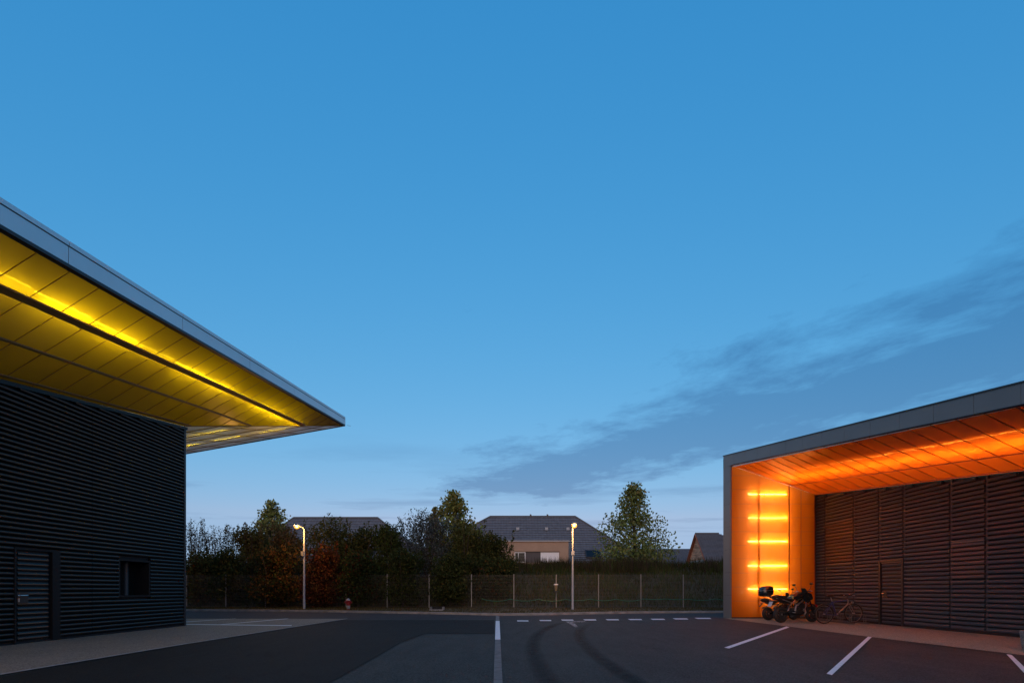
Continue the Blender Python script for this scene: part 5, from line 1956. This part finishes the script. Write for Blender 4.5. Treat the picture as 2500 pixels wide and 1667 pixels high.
    fa = MB().loft([(1.10, 0, 0.98, 0.16, 0.06), (1.20, 0, 0.97, 0.18, 0.12), (1.32, 0, 0.93, 0.15, 0.13), (1.40, 0, 0.88, 0.10, 0.09), (1.44, 0, 0.85, 0.05, 0.04)], 14, 2.6).build('headlamp_fairing', M_TANK, t, True, smooth=True)
    MB().loft([(1.40, 0, 0.90, 0.09, 0.05), (1.445, 0, 0.88, 0.06, 0.035)], 12).build('headlamp', M_MIRR, fa, True)
    MB().hexa([(1.16, -0.13, 1.06), (1.18, -0.13, 1.05), (1.18, 0.13, 1.05), (1.16, 0.13, 1.06), (1.06, -0.08, 1.24), (1.075, -0.08, 1.24), (1.075, 0.08, 1.24), (1.06, 0.08, 1.24)]).build('windscreen', M_BLKPLAS, t, True)
    hbm = MB().tube([(0.98, -0.38, 1.10), (1.04, -0.22, 1.12), (1.12, -0.08, 1.06), (1.12, 0.08, 1.06), (1.04, 0.22, 1.12), (0.98, 0.38, 1.10)], 0.013, 8).build('handlebar', M_BLKPAINT, t, True, smooth=True)
    for s in (-1, 1):
        MB().tube([(0.975, s * 0.39, 1.098), (1.015, s * 0.27, 1.115)], 0.019, 10).build('grip', M_RUBBER, hbm, True)
        MB().tube([(1.07, s * 0.25, 1.13), (1.05, s * 0.40, 1.12)], 0.007, 6).build('lever', M_ALU, hbm, True)
        st_ = MB().tube([(1.05, s * 0.24, 1.12), (1.09, s * 0.30, 1.24), (1.06, s * 0.36, 1.36)], 0.008, 6).build('mirror_stem', M_BLKPLAS, t, True)
        q = MB().loft([(-0.015, 0, 0, 0.065, 0.035), (0.0, 0, 0, 0.075, 0.042), (0.02, 0, 0, 0.06, 0.03)], 14, 2.6)
        q.v = [(1.05 + v[0], s * 0.37 + v[1], 1.38 + v[2]) for v in q.v]
        mr = q.build('mirror', M_BLKPLAS, st_, True, smooth=True)
        q = MB().loft([(-0.020, 0, 0, 0.060, 0.032), (-0.0165, 0, 0, 0.062, 0.034)], 14, 2.6)
        q.v = [(1.05 + v[0], s * 0.37 + v[1], 1.38 + v[2] + v[0] * 0.3) for v in q.v]
        q.build('mirror_glass', M_MIRR, t, True)
    MB().tube([(0.46, 0.13, 0.34), (0.40, 0.26, 0.02)], 0.012, 8).build('side_stand', M_BLKPLAS, t, True)
    return t


motorcycle('black naked motorcycle with black top case parked nearest the pavement edge', (9.62, 17.30, 0.014), R(16), -3, True)
motorcycle('smaller dark motorcycle with orange spring, half hidden behind the one with top case', (9.93, 18.75, 0.014), R(15), -3, False, 0.86, False, True)


# ------------------------------------------------------------------ bicycle and rack
def bicycle(label, loc, rz):
    t = thing('bicycle', label, 'bicycle', loc, rz)
    r = 0.335
    fz = r + 0.03
    M_BLUE = mat('blue_frame', (0.016, 0.035, 0.17), 0.3, coat=0.4)
    M_SILV = mat('silver_frame', (0.24, 0.23, 0.22), 0.3, metal=0.6)
    for x, z in ((0.0, r), (1.06, fz)):
        w = MB().torus((x, 0, z), r - 0.016, 0.018, 44, 8, 'y').build('wheel', M_RUBBER, t, True, smooth=True)
        MB().torus((x, 0, z), r - 0.042, 0.010, 44, 6, 'y', 1.2).build('rim', M_BIKEM, w, True, smooth=True)
        MB().lathe([(0.012, -0.06), (0.022, -0.03), (0.018, 0), (0.022, 0.03), (0.012, 0.06)], (x, 0, z), 'y', 12).build('hub', M_ALU, w, True)
        sp_ = MB()
        for k in range(24):
            a = 2 * math.pi * k / 24
            s = 0.03 if k % 2 else -0.03
            sp_.bar((x + 0.02 * math.cos(a + 1.2), s, z + 0.02 * math.sin(a + 1.2)), (x + (r - 0.045) * math.cos(a), 0, z + (r - 0.045) * math.sin(a)), 0.0022, 0.0022, up=(0, 1, 0))
        o_ = sp_.build('spokes', M_ENGINE, w, True)
        o_['kind'] = 'stuff'
        mg = MB()
        a0, a1 = (R(20), R(175)) if x < 0.5 else (R(30), R(150))
        n_ = 14
        for k in range(n_):
            b0, b1 = a0 + (a1 - a0) * k / n_, a0 + (a1 - a0) * (k + 1) / n_
            rr_ = r + 0.02
            mg.bar((x + rr_ * math.cos(b0), 0, z + rr_ * math.sin(b0)), (x + rr_ * math.cos(b1), 0, z + rr_ * math.sin(b1)), 0.045, 0.004, up=(math.cos(b0), 0, math.sin(b0)))
        mg.build('mudguard', M_BLKPLAS, t, True)
    BBp, SEAT, HT, HB_ = (0.44, 0, 0.30), (0.28, 0, 0.78), (0.84, 0, 0.82), (0.875, 0, 0.70)
    MB().tube([BBp, SEAT], 0.018, 10).build('seat_tube', M_BLUE, t, True, smooth=True)
    MB().tube([(0.30, 0, 0.75), HT], 0.017, 10).build('top_tube', M_BLUE, t, True, smooth=True)
    MB().tube([BBp, HB_], 0.020, 10).build('down_tube', M_SILV, t, True, smooth=True)
    MB().tube([(0.835, 0, 0.85), (0.885, 0, 0.68)], 0.022, 10).build('head_tube', M_SILV, t, True)
    for s in (-1, 1):
        MB().tube([(0, s * 0.06, r), (0.44, s * 0.03, 0.30)], 0.010, 8).build('chain_stay', M_BLUE, t, True)
        MB().tube([(0, s * 0.06, r), (0.285, s * 0.025, 0.74)], 0.009, 8).build('seat_stay', M_BLUE, t, True)
    fk = MB()
    for s in (-1, 1):
        fk.tube([(0.885, s * 0.035, 0.69), (0.96, s * 0.055, 0.54), (1.06, s * 0.055, fz)], [0.015, 0.014, 0.009], 8)
    fk.build('fork', M_SILV, t, True, smooth=True)
    MB().tube([SEAT, (0.235, 0, 0.92)], 0.013, 8).build('seat_post', M_ALU, t, True)
    MB().loft([(0.08, 0, 0.955, 0.05, 0.02), (0.12, 0, 0.955, 0.085, 0.035), (0.22, 0, 0.945, 0.06, 0.03), (0.34, 0, 0.94, 0.022, 0.022), (0.37, 0, 0.935, 0.012, 0.012)], 12).build('saddle', M_SEAT, t, True, smooth=True)
    MB().tube([(0.835, 0, 0.85), (0.82, 0, 0.98), (0.90, 0, 1.0)], 0.013, 8).build('stem', M_BLKPLAS, t, True)
    hb_ = MB().tube([(0.80, -0.28, 1.02), (0.88, -0.12, 1.0), (0.90, 0, 1.0), (0.88, 0.12, 1.0), (0.80, 0.28, 1.02)], 0.012, 8).build('handlebar', M_BLKPLAS, t, True, smooth=True)
    for s in (-1, 1):
        MB().tube([(0.80, s * 0.28, 1.02), (0.835, s * 0.19, 1.012)], 0.017, 8).build('grip', M_RUBBER, hb_, True)
        MB().tube([(0.87, s * 0.17, 0.99), (0.90, s * 0.27, 0.985)], 0.006, 6).build('brake_lever', M_ALU, hb_, True)
    MB().lathe([(0.028, -0.01), (0.03, 0.0), (0.018, 0.018), (0, 0.022)], (0.86, -0.08, 1.02), 'z', 12).build('bell', M_CHROME, hb_, True, smooth=True)
    MB().loft([(0.99, 0, 0.74, 0.03, 0.03), (1.03, 0, 0.74, 0.038, 0.038), (1.05, 0, 0.74, 0.03, 0.03)], 12).build('front_light', M_ALU, t, True)
    cr = MB().torus((0.44, -0.045, 0.30), 0.085, 0.008, 24, 6, 'y').build('chainring', M_BLKPLAS, t, True)
    MB().bar((0.44, -0.06, 0.30), (0.60, -0.06, 0.25), 0.012, 0.02).build('crank', M_BLKPLAS, cr, True)
    MB().bar((0.44, 0.06, 0.30), (0.28, 0.06, 0.35), 0.012, 0.02).build('crank', M_BLKPLAS, cr, True)
    MB().box(0.56, 0.65, -0.15, -0.065, 0.235, 0.26).build('pedal', M_BLKPLAS, cr, True)
    MB().box(0.23, 0.32, 0.065, 0.15, 0.34, 0.365).build('pedal', M_BLKPLAS, cr, True)
    ch = MB()
    ch.bar((0.0, -0.045, r + 0.04), (0.44, -0.045, 0.385), 0.008, 0.01)
    ch.bar((0.0, -0.045, r - 0.04), (0.44, -0.045, 0.215), 0.008, 0.01)
    ch.build('chain', M_ENGINE, t, True)
    ca_ = MB()
    for s in (-1, 1):
        ca_.tube([(-0.24, s * 0.06, 0.73), (0.20, s * 0.06, 0.73)], 0.006, 6)
        ca_.tube([(0, s * 0.065, r), (-0.08, s * 0.06, 0.73)], 0.006, 6)
    for xx in (-0.24, -0.10, 0.05, 0.20):
        ca_.tube([(xx, -0.06, 0.73), (xx, 0.06, 0.73)], 0.006, 6)
    ca_.build('carrier', M_BLKPLAS, t, True)
    MB().loft([(-0.30, 0, 0.64, 0.025, 0.03), (-0.27, 0, 0.64, 0.03, 0.035)], 10).build('rear_reflector', M_REDL, t, True)
    return t


bicycle('blue and silver bicycle with its front wheel in the rack by the louvred wall', (10.86, 16.82, 0.014), R(3))
RK = thing('bicycle_rack', 'low galvanised bicycle rack along the foot of the louvred wall', 'bicycle rack', (11.95, 18.4, 0.014))
MB().bar((11.72, 16.55, 0.045), (11.72, 19.75, 0.045), 0.04, 0.04).build('rail', M_RACK, RK)
MB().bar((12.22, 16.55, 0.045), (12.22, 19.75, 0.045), 0.04, 0.04).build('rail', M_RACK, RK)
for k in range(6):
    y = 16.70 + k * 0.58
    for dy in (0.0, 0.10):
        MB().tube([(11.72, y + dy, 0.06), (11.72, y + dy, 0.28), (11.78, y + dy, 0.34), (12.16, y + dy, 0.34), (12.22, y + dy, 0.28), (12.22, y + dy, 0.06)], 0.009, 6).build('wheel_hoop', M_RACK, RK, smooth=True)
